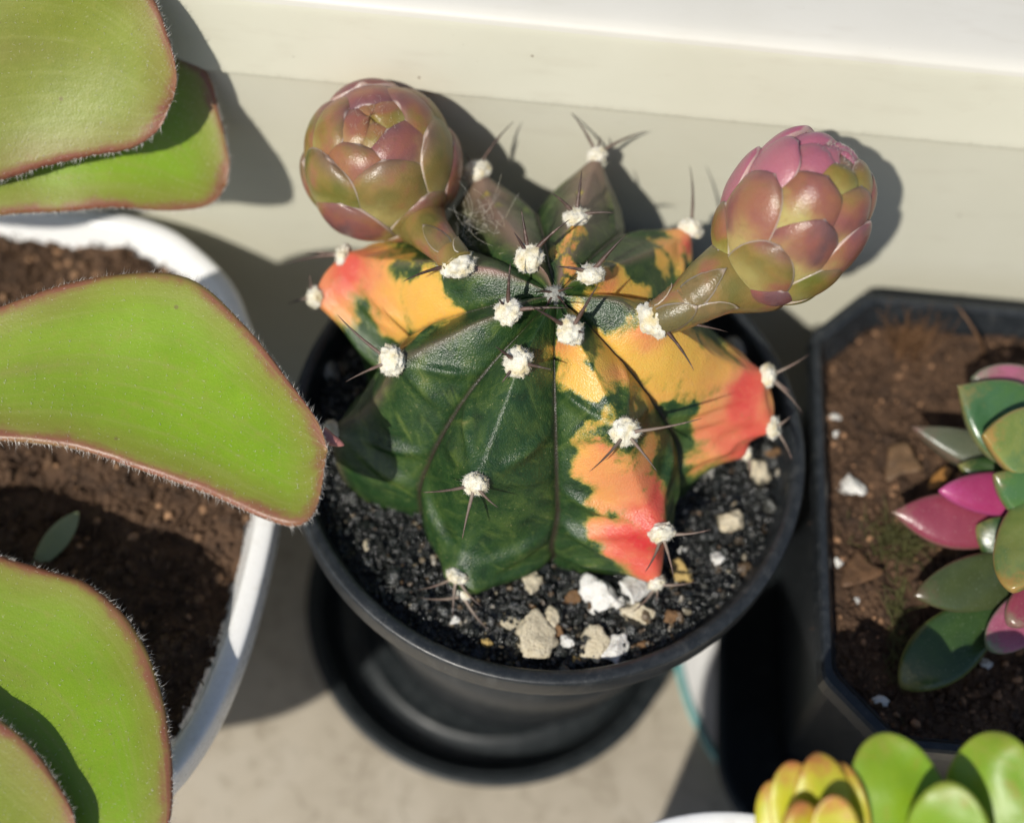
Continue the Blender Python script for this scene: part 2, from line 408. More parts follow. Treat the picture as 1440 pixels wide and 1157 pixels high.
for i, k in enumerate(ORDER):
    kn = ORDER[(i+1) % 8]; kp = ORDER[i-1]
    c = crest[k]; az = c[:, 2]
    dn = (crest[kn][:, 2]-az) % 360; dp = (az-crest[kp][:, 2]) % 360
    for j in range(NU):
        t = -1+2*j/NU                                   # -1 (groove) .. 0 (crest) .. 1
        half = np.where(t < 0, dp, dn)/2
        a = az+t*half
        wgt = (math.cos(math.pi/2*abs(t)))**.85*.50+.50*(1-abs(t))**1.35 if k not in 'DEF' else (math.cos(math.pi/2*abs(t)))**.9*.2+.8*(1-abs(t))**1.15
        nb_ = crest[kp if t < 0 else kn]; pair = {k, kp if t < 0 else kn}
        g_ = .38 if pair in ({'D', 'E'}, {'E', 'F'}, {'F', 'G'}) else (.15 if pair == {'C', 'D'} else 0)
        va = valley*(1-g_)+g_*(c[:, :2]+nb_[:, :2])/2
        r = va[:, 0]+(c[:, 0]-va[:, 0])*wgt; z = va[:, 1]+(c[:, 1]-va[:, 1])*wgt
        cols.append(xyz(r, z, a)); tcol.append(t); kcol.append(i)
N = len(cols)
BV = np.stack(cols, 1)                                  # NV x N x 3
TT = np.tile(np.array(tcol), (NV, 1)); VV = np.tile(np.linspace(0, 1, NV)[:, None], (1, N)); KK = np.tile(np.array(kcol), (NV, 1))
flat = BV.reshape(-1, 3).copy(); tt = TT.ravel(); vv = VV.ravel(); kk = KK.ravel()
cen = np.array([O[0], O[1], .7])
outw = flat-cen; outw /= np.linalg.norm(outw, axis=1)[:, None]
disp = np.zeros_like(flat); horn = np.zeros_like(flat); hw_ = np.zeros(len(flat))
for i, k in enumerate(ORDER):
    m = kk == i
    cr = xyz(crest[k][:, 0], crest[k][:, 1], crest[k][:, 2])
    for n_, P in enumerate(AP[k]):
        j = np.argmin(np.linalg.norm(cr-P, axis=1)); D = P-cr[j]; v0 = j/(NV-1)
        dist = np.linalg.norm(flat-cr[j], axis=1); sg = (.30, .46, .45, .38)[n_]
        side = np.abs(tt)*(1.0 if n_ else .5)
        wg = np.exp(-(dist/sg)**1.5)*m*np.exp(-(side*1.3)**2); horn += np.outer(wg, D); hw_ += wg
        if n_:   # transverse ridges running from the areole towards the grooves
            for off, am in ((-.055, .12), (.015, .09)):
                q = vv-(v0+off*np.abs(tt)*2.2-.01)
                disp += outw*(am*np.exp(-(q/.021)**2)*np.clip(np.abs(tt)*2.2, 0, 1)*np.clip((1-np.abs(tt))*3, 0, 1)*m)[:, None]
        # hollow just above an areole
        q = vv-(v0-.05); disp -= outw*((.05 if n_ else .02)*np.exp(-(q/.022)**2-(tt/.35)**2)*m)[:, None]
disp += horn/np.maximum(1, hw_)[:, None]
lump = np.array([fbm(p, .9, 3) for p in flat])
disp += outw*(lump*.035*np.clip(vv*6, 0, 1))[:, None]
flat = flat+disp
# the groove line stays a sharp little furrow
flat -= outw*(.05*np.exp(-((1-np.abs(tt))/.05)**2)*np.clip(vv*8, 0, 1))[:, None]
bodyF = grid_faces(N, NV, True)
bodyF.append(tuple(range(N))[::-1])
bvh = BVHTree.FromPolygons([Vector(v) for v in flat], bodyF)
def surf(px, py):
    d = ray(px, py); h = bvh.ray_cast(Vector(CAM), Vector(d).normalized())
    return (np.array(h[0]), np.array(h[1])) if h[0] is not None else (None, None)

# pigment: real colour patches of the variegated skin, anchored at points of the surface
YEL = [  # x, y, radius px, weight
    (890, 492, 62, 1), (950, 505, 60, 1), (1000, 520, 55, 1), (1045, 545, 48, 1), (1010, 590, 45, 1), (1060, 600, 34, 1), (1020, 630, 34, 1), (985, 650, 30, .9), (930, 545, 40, 1), (860, 515, 36, 1), (1035, 500, 30, .9), (920, 465, 34, 1), (960, 470, 24, .7),
    (800, 500, 30, 1), (808, 535, 30, 1), (832, 545, 22, .8), (850, 590, 24, .7), (835, 605, 18, .5),
    (845, 650, 40, 1), (880, 680, 48, 1), (912, 700, 44, 1), (860, 700, 34, 1), (915, 640, 30, .9), (880, 765, 44, 1), (915, 785, 34, 1), (850, 750, 26, .9), (920, 745, 30, 1), (900, 805, 20, .8), (930, 800, 22, .9),
    (880, 540, 14, .6), (900, 580, 16, .7), (915, 612, 18, .7),
    (540, 395, 52, 1), (590, 420, 50, 1), (500, 390, 44, 1), (600, 450, 34, 1), (550, 440, 34, 1), (470, 410, 34, 1), (455, 435, 30, 1), (560, 465, 20, .7), (625, 440, 22, .9), (490, 440, 30, .8),
    (870, 398, 34, 1), (895, 405, 28, 1), (845, 412, 24, .9), (945, 345, 28, 1), (970, 345, 24, 1), (930, 372, 20, .8), (955, 375, 22, .8), (820, 425, 14, .7),
    (800, 345, 13, .75), (797, 370, 12, .8), (793, 395, 11, .8), (812, 335, 16, .7), (785, 350, 14, .5), (820, 270, 10, .45),
    (735, 380, 9, .35), (700, 290, 12, .45), (690, 320, 12, .4), (720, 310, 9, .4), (685, 275, 9, .4)]
GRN = [(862, 452, 26, .9), (885, 470, 20, .7), (835, 450, 16, .7), (905, 588, 22, .9), (940, 590, 22, .9), (970, 582, 16, .8), (960, 615, 20, .8), (930, 640, 24, .9), (960, 655, 16, .5), (985, 480, 10, .6), (1010, 495, 9, .6), (1030, 505, 8, .6), (995, 505, 8, .3), (965, 525, 7, .5), (940, 548, 8, .5), (975, 640, 10, .4),
       (805, 572, 20, .9), (835, 578, 16, .8), (820, 600, 14, .5), (800, 640, 22, .7), (795, 690, 26, .9), (825, 722, 14, .7), (860, 728, 10, .7), (895, 735, 9, .7), (800, 740, 30, .8), (830, 770, 18, .7), (852, 790, 14, .5), (868, 640, 8, .6), (895, 655, 7, .6), (905, 690, 7, .6), (820, 510, 8, .3), (830, 520, 10, .7), (845, 560, 10, .6),
       (560, 372, 16, .7), (578, 382, 14, .7), (640, 412, 18, .9), (650, 395, 20, .9), (545, 478, 16, .8), (520, 465, 10, .6), (480, 350, 8, .4), (610, 480, 18, .8), (475, 460, 14, .6),
       (900, 372, 22, .9), (915, 362, 18, .8), (925, 392, 12, .5), (860, 378, 12, .7), (935, 358, 8, .4)]
RED = [(1045, 556, 34, 1), (1062, 535, 22, .8), (1005, 610, 50, .55), (1060, 585, 30, .5), (1030, 640, 40, .5), (1070, 605, 24, .6), (1055, 510, 22, .55), (905, 460, 24, .5), (915, 478, 22, .45),
       (880, 670, 60, .5), (925, 690, 36, .75), (890, 770, 50, .7), (905, 760, 26, .95), (870, 762, 26, .5), (860, 625, 18, .7), (925, 720, 24, .6), (922, 790, 30, .5), (935, 640, 30, .6),
       (795, 500, 26, .35), (786, 483, 14, .5), (875, 530, 20, .5), (900, 580, 22, .5),
       (497, 382, 24, .95), (510, 415, 40, .5), (470, 400, 30, .5), (650, 390, 14, .6), (530, 360, 30, .4),
       (965, 345, 18, 1), (975, 335, 14, .8), (860, 395, 16, .45), (855, 405, 12, .4), (930, 345, 20, .35), (715, 405, 24, .45), (690, 395, 20, .45), (800, 370, 26, .45), (800, 345, 20, .4)]
def vfbm(off, f, o): return np.array([fbm(p*f+off, 1, o) for p in flat])
warp = np.stack([.20*vfbm(o, 1.3, 3)+.07*vfbm(o+40, 6, 2) for o in (0, 17, 31)], 1)
wflat = flat+warp
def field(L, pw=1.0):
    f = np.zeros(len(flat))
    for x, y, r, wt in L:
        P, n = surf(x, y)
        if P is None: continue
        rc = r/(FPX/depth(P)); dd = np.linalg.norm(wflat-P, axis=1)
        f = np.maximum(f, wt*np.clip(1.2-(dd/rc)**1.5*.8, 0, 1))
    return f
AN = {'C1': .95, 'C2': .7, 'C3': .5, 'B2': .45, 'B3': .5, 'G1': .8, 'G2': .7, 'D1': .5}
def near(d0):
    f = np.zeros(len(flat))
    for k_, r in d0.items():
        dd = np.linalg.norm(wflat-AP[k_[0]][int(k_[1])], axis=1); f = np.maximum(f, np.clip(1.2-(dd/r)**1.5*.8, 0, 1))
    return f
yel = np.clip(np.maximum(field(YEL), near(AN))-.95*field(GRN), 0, 1); red = np.zeros(len(flat))
for x, y, r, wt in RED:
    P, n = surf(x, y)
    if P is not None: red = 1-(1-red)*(1-.8*wt*np.exp(-(np.linalg.norm(wflat-P, axis=1)/(r*1.05*depth(P)/FPX))**2))
for k_ in ('C1', 'C2', 'C3', 'B2', 'B3', 'G1', 'G2', 'D1'):
    red = 1-(1-red)*(1-.34*np.exp(-(np.linalg.norm(wflat-AP[k_[0]][int(k_[1])], axis=1)/.4)**2))
red = red*.84+.20*np.clip((vv-.30)*2.2, 0, 1)
mauve = np.isin(kk, [ORDER.index(c) for c in 'EF'])*np.exp(-((np.abs(tt)-.0)/.45)**2)*.75
mauve = np.maximum(mauve, np.exp(-(tt/.10)**2)*.35*np.isin(kk, [ORDER.index(c) for c in 'DEFGHC']))
mauve = np.maximum(mauve, (kk == ORDER.index('G'))*np.exp(-((tt-.05)/.16)**2)*np.clip((.36-vv)*8, 0, 1)*np.clip((vv-.05)*12, 0, 1)*.95)
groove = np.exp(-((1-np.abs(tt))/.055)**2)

def m_body():
    m = Mat('cactus_skin', Roughness=.34)
    y = m.attr('yellow'); r = m.attr('red'); g = m.attr('groove'); mv = m.attr('mauve')
    n1 = m.noise(2.2, 6, .65, .4); n2 = m.noise(9, 4, .7); n3 = m.noise(30, 3, .7)
    cx = m.n.new('ShaderNodeCombineXYZ'); m.t.links.new(m.attr('ru'), cx.inputs[0]); m.t.links.new(m.attr('rv'), cx.inputs[1])
    stn = m.n.new('ShaderNodeTexNoise'); m.t.links.new(cx.outputs[0], stn.inputs['Vector']); stn.inputs['Scale'].default_value = 2.1; stn.inputs['Detail'].default_value = 6; stn.inputs['Roughness'].default_value = .62; stn.inputs['Distortion'].default_value = .5
    stn = stn.outputs['Fac']
    green = m.ramp(n1, [(.28, (.007, .022, .007)), (.48, (.017, .048, .013)), (.64, (.042, .08, .018)), (.80, (.10, .125, .03))])
    green = m.mix(m.mask(n2, .55, .78), green, (.055, .095, .025))
    green = m.mix(m.math('MULTIPLY', m.mask(n3, .66, .75), .5), green, (.16, .20, .08))
    green = m.mix(m.math('MULTIPLY', m.mask(stn, .50, .72), .8), green, (.085, .13, .028))
    green = m.mix(m.math('MULTIPLY', m.mask(stn, .64, .78), .55), green, (.22, .20, .075))
    green = m.mix(mv, green, (.24, .145, .12))
    rn = m.math('ADD', r, m.math('MULTIPLY', m.math('SUBTRACT', n1, .5), .35))
    yc = m.ramp(rn, [(0, (.67, .40, .075)), (.2, (.67, .325, .09)), (.45, (.64, .235, .10)), (.7, (.60, .11, .07)), (1, (.52, .018, .03))])
    yc = m.mix(m.math('MULTIPLY', m.mask(n2, .5, .75), .16), yc, (.64, .44, .18))
    f = m.math('ADD', y, m.math('ADD', m.math('MULTIPLY', m.math('SUBTRACT', n2, .5), .55), m.math('ADD', m.math('MULTIPLY', m.math('SUBTRACT', n3, .5), .65), m.math('MULTIPLY', m.math('MULTIPLY', m.math('SUBTRACT', stn, .5), 1.5), m.mask(y, .02, .35)))))
    edge = m.mask(f, .06, .42)
    c = m.mix(edge, green, (.17, .20, .035))
    c = m.mix(m.mask(f, .16, .78), c, yc)
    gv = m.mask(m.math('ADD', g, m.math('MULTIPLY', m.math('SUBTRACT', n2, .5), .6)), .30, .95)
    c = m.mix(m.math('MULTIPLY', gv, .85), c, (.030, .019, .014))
    dots = m.math('MULTIPLY', m.mask(m.voro(11), .14, .07), m.mask(n1, .48, .56))
    c = m.mix(m.math('MULTIPLY', dots, .5), c, (.45, .38, .2))
    m.set('Base_Color', c)
    m.set('Sub', m.math('MULTIPLY', edge, .4)); m.set('SubRadius', (.004, .0015, .0008)); m.p.inputs['Subsurface Scale'].default_value = .35
    m.set('Roughness', m.ramp(n2, [(.3, (.28,)*3), (.75, (.46,)*3)]))
    b1 = m.bump(m.voro(34), .55, .012); b2 = m.bump(n3, .28, .02, b1); m.bump(n1, .25, .08, b2)
    return m.m
cactus = empty('cactus', (O[0], O[1], SOIL), 'variegated green, yellow and red ribbed cactus with two flower buds', 'cactus')
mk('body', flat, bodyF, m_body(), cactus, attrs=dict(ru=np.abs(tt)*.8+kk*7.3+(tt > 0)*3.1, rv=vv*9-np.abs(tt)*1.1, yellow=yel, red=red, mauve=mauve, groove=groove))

# ------------------------------------------------------------------ areoles, wool and spines
def m_wool():
    m = Mat('areole_wool', Roughness=.95, Sheen=.3)
    f = m.noise(5, 4); m.set('Base_Color', m.ramp(f, [(.3, (.62, .52, .29)), (.50, (.72, .68, .55)), (.75, (.78, .765, .70))]))
    m.set('Sub', .25); m.set('SubRadius', (.002, .002, .0015)); m.bump(m.noise(45, 3), .6, .03); return m.m
def m_spine():
    m = Mat('spine_horn', Roughness=.45); f = m.noise(7, 4); t = m.attr('t')
    c = m.ramp(t, [(0, (.16, .10, .075)), (.4, (.055, .028, .020)), (1, (.025, .014, .012))])
    c2 = m.ramp(t, [(0, (.36, .31, .25)), (.5, (.20, .15, .115)), (1, (.06, .035, .028))])
    m.set('Base_Color', m.mix(m.attr('pale'), m.mix(m.mask(f, .55, .7), c, (.16, .10, .08)), m.mix(m.mask(f, .5, .7), c2, (.2, .12, .1)))); m.bump(m.noise(30, 3), .4, .02); return m.m
MAT['wool'] = m_wool(); MAT['spine'] = m_spine()
def wool_mesh(P, n, R, flatn=.75, nh=420, ring=False, hl=.10, seed=0):
    r_ = np.random.default_rng(seed); u, v, w_ = frame(n)
    V, F = ico(4 if R > .13 else 3); off = r_.uniform(-30, 30, 3)
    W = np.array([q*(1.08+.26*fbm(q*1.7+off, 1.4, 4)+.10*fbm(q*5+off, 1.6, 2)) for q in V])
    if ring: W[:, 2] -= .55*np.exp(-(np.hypot(W[:, 0], W[:, 1])/.38)**2)*(W[:, 2] > 0)
    W = W*np.array([1, 1, flatn])
    loc = P+R*(W[:, :1]*u+W[:, 1:2]*v+(W[:, 2:]+.18)*w_)
    Hp = []; Hd = []; Hl = []
    for _ in range(nh):
        i = r_.integers(len(V)); q = W[i]
        if q[2] < -.45: continue
        d = unit(V[i]+r_.normal(0, .45, 3)); Hp.append(loc[i]-.02*(loc[i]-P)); Hd.append(d[0]*u+d[1]*v+d[2]*w_); Hl.append(hl*r_.uniform(.4, 1.15))
    return join([(loc, F), hairs(Hp, Hd, Hl, .0036, .5)])
def spine(a, endpx, lift, parent, bow=.12, r=.034, pale=0.):
    dep = depth(a); b = at_d(endpx[0], endpx[1], dep-lift)
    n = unit(a-cen); mid = (a+b)/2+n*bow*np.linalg.norm(b-a)
    P = bez(a, mid, b, 12); t = np.linspace(0, 1, 12); R = r*.9*(1-t)**.85*(1+.12*np.sin(t*23))+.0025
    V, F = tube(P, R, 7)
    mk('spine', V, F, MAT['spine'], parent, attrs=dict(t=np.repeat(t, 7), pale=np.full(len(V), pale)))
# rib, index: radius, [(end pixel, lift towards viewer, pale)]
SP = {
 'A0': (.215, [((697, 487), .25, 0), ((777, 520), .3, .2), ((706, 538), .05, .1)]),
 'A1': (.185, [((594, 692), .18, .5), ((701, 714), .2, .6), ((650, 758), .12, .9)]),
 'A2': (.16, [((588, 829), .2, .9), ((677, 852), .15, .8), ((637, 866), .1, .9)]),
 'A3': (.11, [((590, 840), .1, .9), ((689, 887), .15, .9)]),
 'B0': (.20, [((745, 430), .35, 0), ((842, 398), .5, 0), ((822, 468), .2, .1)]),
 'B1': (.215, [((987, 588), .5, .7), ((829, 663), .3, .6), ((925, 664), .2, .8)]),
 'B2': (.185, [((1000, 744), .2, .8), ((907, 804), .25, .8), ((947, 810), .2, .9)]),
 'B3': (.15, [((979, 817), .1, .8), ((888, 861), .12, .8), ((923, 846), .1, .9)]),
 'C0': (0, [((976, 521), .3, 0), ((1024, 467), .1, .3)]),
 'C1': (.20, [((1138, 498), .1, .9), ((1129, 582), .1, .6), ((1112, 553), .1, .5)]),
 'C2': (.17, [((1112, 585), .1, .8), ((1114, 648), .0, .7)]),
 'C3': (.11, [((1054, 674), .1, .9)]),
 'D0': (.20, [((881, 329), .3, 0), ((782, 375), .25, .2)]),
 'D1': (.185, [((970, 233), .1, .2)]),
 'E0': (.215, [((818, 240), .1, .1), ((775, 271), .2, .2), ((865, 300), .2, .2)]),
 'E1': (.155, [((803, 159), 0, .1), ((844, 192), .05, .2), ((909, 185), 0, .2)]),
 'F0': (.21, [((733, 294), .2, 0), ((723, 327), .2, 0), ((801, 309), .3, 0)]),
 'F1': (.23, [((723, 171), 0, .1), ((653, 216), .1, .3), ((702, 196), .1, .3)]),
 'G0': (0, [((567, 396), .2, 0)]),
 'G1': (.18, [((399, 373), 0, .1), ((429, 356), .05, .1)]),
 'G2': (.16, [((405, 428), 0, .4), ((436, 386), .1, .4)]),
 'H0': (.20, [((718, 368), .4, 0), ((701, 420), .2, 0), ((798, 433), .3, .2)]),
 'H1': (.235, [((475, 443), .15, .4), ((486, 537), .1, .5)]),
 'H2': (.16, [])}
sd = 100
for k in ORDER:
    for i, P in enumerate(AP[k]):
        key = k+str(i); R, sp = SP[key]; sd += 1
        Q = bvh.find_nearest(Vector(P)); n = unit(np.array(Q[1])*.5+unit(P-cen)); P0 = np.array(Q[0])
        if R == 0:                                # the bud's woolly seat
            R = .27
        V, F = wool_mesh(P0, n, R*rng.uniform(.9, 1.06), rng.uniform(.6, .85), 900 if R > .14 else 350, ring=key in ('C1', 'C2', 'B2'), hl=.030+.05*R, seed=sd)
        ao = mk('areole', V, F, MAT['wool'], cactus)
        for e, lift, pale in sp: spine(P0+n*.05, e, lift, ao, r=.046 if i == 0 else .036, pale=pale*.75)
# woolly growing tip with a few young spines
Pa, na = surf(779, 416)
V, F = wool_mesh(Pa, (0, -.2, 1), .14, .8, 240, seed=5, hl=.08)
ao = mk('growing_tip', V, F, m_simple('tip_wool', (.30, .30, .27), .9, .5, 9), cactus)
for e in ((752, 410), (799, 434), (760, 445), (806, 404)): spine(Pa+np.array([0, 0, .08]), e, .2, ao, r=.026)

# ------------------------------------------------------------------ flower buds
def m_scale():
    m = Mat('bud_scale', Roughness=.32)
    e = m.attr('edge'); a = m.attr('along'); h = m.attr('hue')
    n = m.noise(1.3, 3, .5, .3); n2 = m.noise(7, 4, .65)
    f = m.math('ADD', h, m.math('MULTIPLY', m.math('SUBTRACT', n, .5), 1.5))
    c = m.ramp(f, [(.1, (.115, .125, .016)), (.32, (.22, .165, .035)), (.5, (.28, .125, .06)), (.7, (.24, .09, .07)), (.95, (.13, .07, .07))])
    c = m.mix(m.math('MULTIPLY', m.mask(m.math('ADD', a, m.math('MULTIPLY', m.math('SUBTRACT', n, .5), .8)), .72, .30), .8), c, (.46, .40, .14))
    c = m.mix(m.math('MULTIPLY', m.mask(n2, .50, .74), .25), c, (.12, .09, .03))
    c = m.mix(m.math('MULTIPLY', m.mask(a, .80, 1.), .6), c, (.15, .085, .085))
    c = m.mix(m.attr('pink'), c, (.42, .13, .20))
    c = m.mix(m.math('MULTIPLY', m.mask(e, .45, .85), .65), c, (.52, .42, .36))
    m.set('Base_Color', c); m.set('Sub', .5); m.set('SubRadius', (.004, .0025, .0015)); m.p.inputs['Subsurface Scale'].default_value = .4
    m.set('Specular', .4)
    b = m.bump(m.noise(9, 5, .6), .16, .06); m.bump(m.voro(40), .22, .012, b); return m.m
MAT['scale'] = m_scale()
MAT['budcore'] = m_simple('bud_core', (.20, .13, .07), .5, .4, 3)
def bud(c, axis, R, L, spin, rows, seed, stem, tipw=.35, pinkup=False):
    """c centre, axis towards the tip, R equatorial radius, L half length; rows: (theta base, theta tip, count, lift, phase)"""
    r_ = np.random.default_rng(seed)
    axis = unit(axis); vw = unit(CAM-c); u = unit(vw-axis*(vw@axis)); v = np.cross(axis, u)    # azimuth 0 faces the viewer
    def pt(th, ph, k=1.0):
        th = np.asarray(th); ph = np.asarray(ph)
        rad = R*np.abs(np.sin(th))**(.82)*np.sign(np.sin(th))*k; hh = np.where(np.cos(th) > 0, L*np.cos(th), L*.92*np.cos(th))*k
        return c+rad[..., None]*(np.cos(ph)[..., None]*u+np.sin(ph)[..., None]*v)+hh[..., None]*axis
    th = np.linspace(.02, math.pi-.02, 40); ph = np.linspace(0, 2*math.pi, 48, endpoint=False)
    T, Pp = np.meshgrid(th, ph, indexing='ij')
    core = mk('flower_bud', pt(T, Pp, .93).reshape(-1, 3), grid_faces(48, 40, True)+[tuple(range(48))[::-1]], MAT['budcore'], cactus)
    na, nb = 25, 26
    for ri, (tb_, tt_, cnt, lift, phase) in enumerate(rows):
        for q in range(cnt):
            ph0 = phase+spin+2*math.pi*q/cnt+r_.normal(0, .07)
            b = np.linspace(0, 1, nb)[:, None]; a = np.linspace(-1, 1, na)[None, :]
            t_b = tb_+r_.normal(0, .03); t_t = tt_+r_.normal(0, .05)
            dq = unit(pt(np.array(t_b+(t_t-t_b)*.7), np.array(ph0))-c); proud = .07*(pinkup and ri in (2, 3) and dq@CU > .5)
            tm = t_b+(t_t-t_b)*.45
            Wd = (2*math.pi/cnt)*.60*math.sin(max(tm, .35))*r_.uniform(.93, 1.08)      # half width along the surface, in R
            prof = np.where(b < .45, .72+.28*np.sin(b/.45*math.pi/2), np.sqrt(np.clip(1-((b-.45)/.55)**2.2, 0, 1)))
            prof = np.maximum(prof, .03)
            TH = t_b+(t_t-t_b)*(b+0*a)
            PH = ph0+a*prof*Wd/np.maximum(np.abs(np.sin(TH))**.82, .30)
            ea = 1-np.abs(a)**2.6; eb = 1-np.clip((b-.80)/.20, 0, 1)**2
            puff = .055
            k = 1+lift+proud*b+(.03 if q % 2 else 0)+puff*(1-np.abs(a)**2.2)*np.sin(np.pi*np.clip((b-.18)/.82*.80, 0, 1))-.028*(1-ea)-.03*(1-eb)-.10*(1-b)**1.5
            k = k+.006*np.array([[fbm((TH[i, j]*2, PH[i, j]*2, seed), 1.5, 2) for j in range(na)] for i in range(nb)])
            V = pt(TH, PH, k).reshape(-1, 3)
            d_edge = np.minimum((1-np.abs(a))*prof*Wd, (1-b)*abs(t_t-t_b)+0*a)
            edge = np.clip(1-d_edge/.06, 0, 1)
            dm = pt(np.array(t_b+(t_t-t_b)*.7), np.array(ph0))-c; dm = unit(dm)
            pk = r_.uniform(0, .12)
            if pinkup and ri >= 2: pk = max(pk, min(.85, 2.6*max(0, dm@CU-.38)))
            # folded-under rim gives the scale its thickness
            rimi = [i*na for i in range(nb)]+[(nb-1)*na+j for j in range(1, na)]+[i*na+na-1 for i in range(nb-2, -1, -1)]
            low = c+(V[rimi]-c)*.94; off = len(V)
            F = grid_faces(na, nb)+[(rimi[i], rimi[i+1], off+i+1, off+i) for i in range(len(rimi)-1)]
            n2_ = len(rimi)
            mk('scale', np.vstack([V, low]), F, MAT['scale'], core,
               attrs=dict(edge=np.r_[edge.ravel(), np.ones(n2_)], along=np.r_[(b+0*a).ravel(), np.full(n2_, .6)], hue=np.full(len(V)+n2_, r_.uniform(.2, .8)), pink=np.full(len(V)+n2_, pk)))
    # tuft of hairs in the closing tip
    tips = [pt(np.array(r_.uniform(.03, tipw)), np.array(r_.uniform(0, 6.28)), .98) for _ in range(90)]
    V, F = hairs(tips, [axis+r_.normal(0, .5, 3) for _ in tips], r_.uniform(.03, .10, 90), .0024, .4)
    mk('tip_hair', V, F, MAT['wool'], core)
    # stem
    S, Rs = stem; S = catmull(S, 30); Rr = np.interp(np.linspace(0, 1, 30), np.linspace(0, 1, len(Rs)), Rs)
    V, F = tube(S, Rr, 28)
    n_ = len(V)
    mk('stem', V, F, MAT['scale'], core, attrs=dict(edge=np.zeros(n_), along=np.full(n_, .8), hue=np.full(n_, .36), pink=np.full(n_, .08)))
    return core, S, Rr, pt
def stem_scale(core, S, Rr, i0, i1, side, wid, seed):
    """small pointed scale lying on the stem between samples i0 and i1, on the side facing `side`"""
    nb, na = 14, 11; V = []; E = []
    for bi in range(nb):
        b = bi/(nb-1); f = i0+(i1-i0)*b; j = int(min(f, 28)); p = S[j]+(S[j+1]-S[j])*(f-j); t = unit(S[min(j+1, 29)]-S[j])
        n = unit(side-t*(side@t)); s = np.cross(t, n); w_ = wid*max(math.sin(math.pi*(.28+.72*b))**.8, .02); r = Rr[j]
        for a in np.linspace(-1, 1, na):
            an = a*w_/r; V.append(p+(r*(1.03+.10*b-.03*abs(a)))*(math.cos(an)*n+math.sin(an)*s)); E.append(np.clip(max(abs(a)**5, ((b-.8)/.2) if b > .8 else 0), 0, 1))
    V = np.array(V); F = grid_faces(na, nb)
    ctr = np.array([S[int(min(i0+(i1-i0)*bi/(nb-1), 28))] for bi in range(nb) for _ in range(na)])
    low = ctr+(V-ctr)*.94; m = len(V); F2 = [tuple(q+m for q in f[::-1]) for f in F]
    rim = [i*na for i in range(nb)]+[(nb-1)*na+j for j in range(1, na)]+[i*na+na-1 for i in range(nb-2, -1, -1)]
    F3 = [(rim[i], rim[i+1], rim[i+1]+m, rim[i]+m) for i in range(len(rim)-1)]
    o = mk('stem_scale', np.vstack([V, low]), F+F2+F3, MAT['scale'], core, attrs=dict(edge=np.array(E+E), along=np.full(2*m, .9), hue=np.full(2*m, .25), pink=np.full(2*m, .05)))
# left bud: stands upright behind the left rib
cL = at_y(535, 230, 3.3); sL = AP['G'][0]
axL = unit(np.array([-.10, -.05, 1.0]))
RL = 114/(FPX/depth(cL))
stL = [sL+np.array([0, 0, .05]), at_d(628, 352, depth(sL)+.15), at_d(600, 322, depth(sL)+.9), cL+unit(at_d(600, 315, depth(cL))-cL)*RL*.7-axL*.2]
rowsL = [(2.8, 1.9, 5, .06, .3), (2.6, 1.25, 6, .045, .62), (2.2, .68, 6, .015, .12), (1.5, .26, 5, -.03, .75), (1.0, -.12, 4, -.075, .2)]
bl, S_, R_, ptL = bud(cL, axL, RL*.91, RL*.95, -.1, rowsL, 3, (stL, [.27, .25, .36, .5]))
stem_scale(bl, S_, R_, 7, 15, unit(CAM-S_[10])+np.array([.2, -.2, 0]), .17, 1)
stem_scale(bl, S_, R_, 2, 10, unit(CAM-S_[6])+np.array([.9, .2, 0]), .15, 2)
# right bud: leans out to the back right on a thicker stem
cR = at_y(1112, 312, 1.75); sR = AP['C'][0]
tipR = at_d(1166, 238, depth(cR)-.6); axR = unit(tipR-cR)
RR = 112/(FPX/depth(cR))
stR = [sR+np.array([-.02, 0, 0]), at_d(962, 430, depth(sR)-.1), at_d(1010, 398, depth(sR)-.1), cR-axR*RR*.75]
rowsR = [(2.9, 2.1, 5, .06, .2), (2.7, 1.6, 6, .05, .75), (2.3, 1.05, 6, .025, .12), (1.75, .55, 6, -.01, .75), (1.25, .18, 5, -.05, .2), (.95, -.12, 4, -.10, .6)]
br, S_, R_, ptR = bud(cR, axR, RR*.86, RR*1.16, .35, rowsR, 9, (stR, [.27, .36, .52, .75]), pinkup=True)
vd = unit(CAM-S_[8])
stem_scale(br, S_, R_, 1, 12, vd+np.array([.0, -.5, 0]), .25, 1)
stem_scale(br, S_, R_, 10, 19, vd+np.array([.3, .5, 0]), .24, 2)
stem_scale(br, S_, R_, 9, 19, vd+np.array([.2, -2.0, -.6]), .22, 3)
stem_scale(br, S_, R_, 2, 10, vd+np.array([-.6, 1.4, 0]), .2, 4)

# fine cobweb between bud and rib
sp_ = []
for _ in range(90):
    x, y = rng.uniform(650, 705), rng.uniform(300, 350); a = at_d(x, y, depth(AP['F'][1])-1.0+rng.normal(0, .15)); b = a+rng.normal(0, .28, 3); mid = (a+b)/2+rng.normal(0, .08, 3)
    sp_.append(tube(bez(a, mid, b, 7), [.0017]*7, 3))
V, F = join(sp_); tag(mk('cobweb', V, F, MAT['wool'], base=sp_[0][0][0]), 'wisp of white cobweb between the left bud stem and a rib', 'cobweb', None, 'stuff')

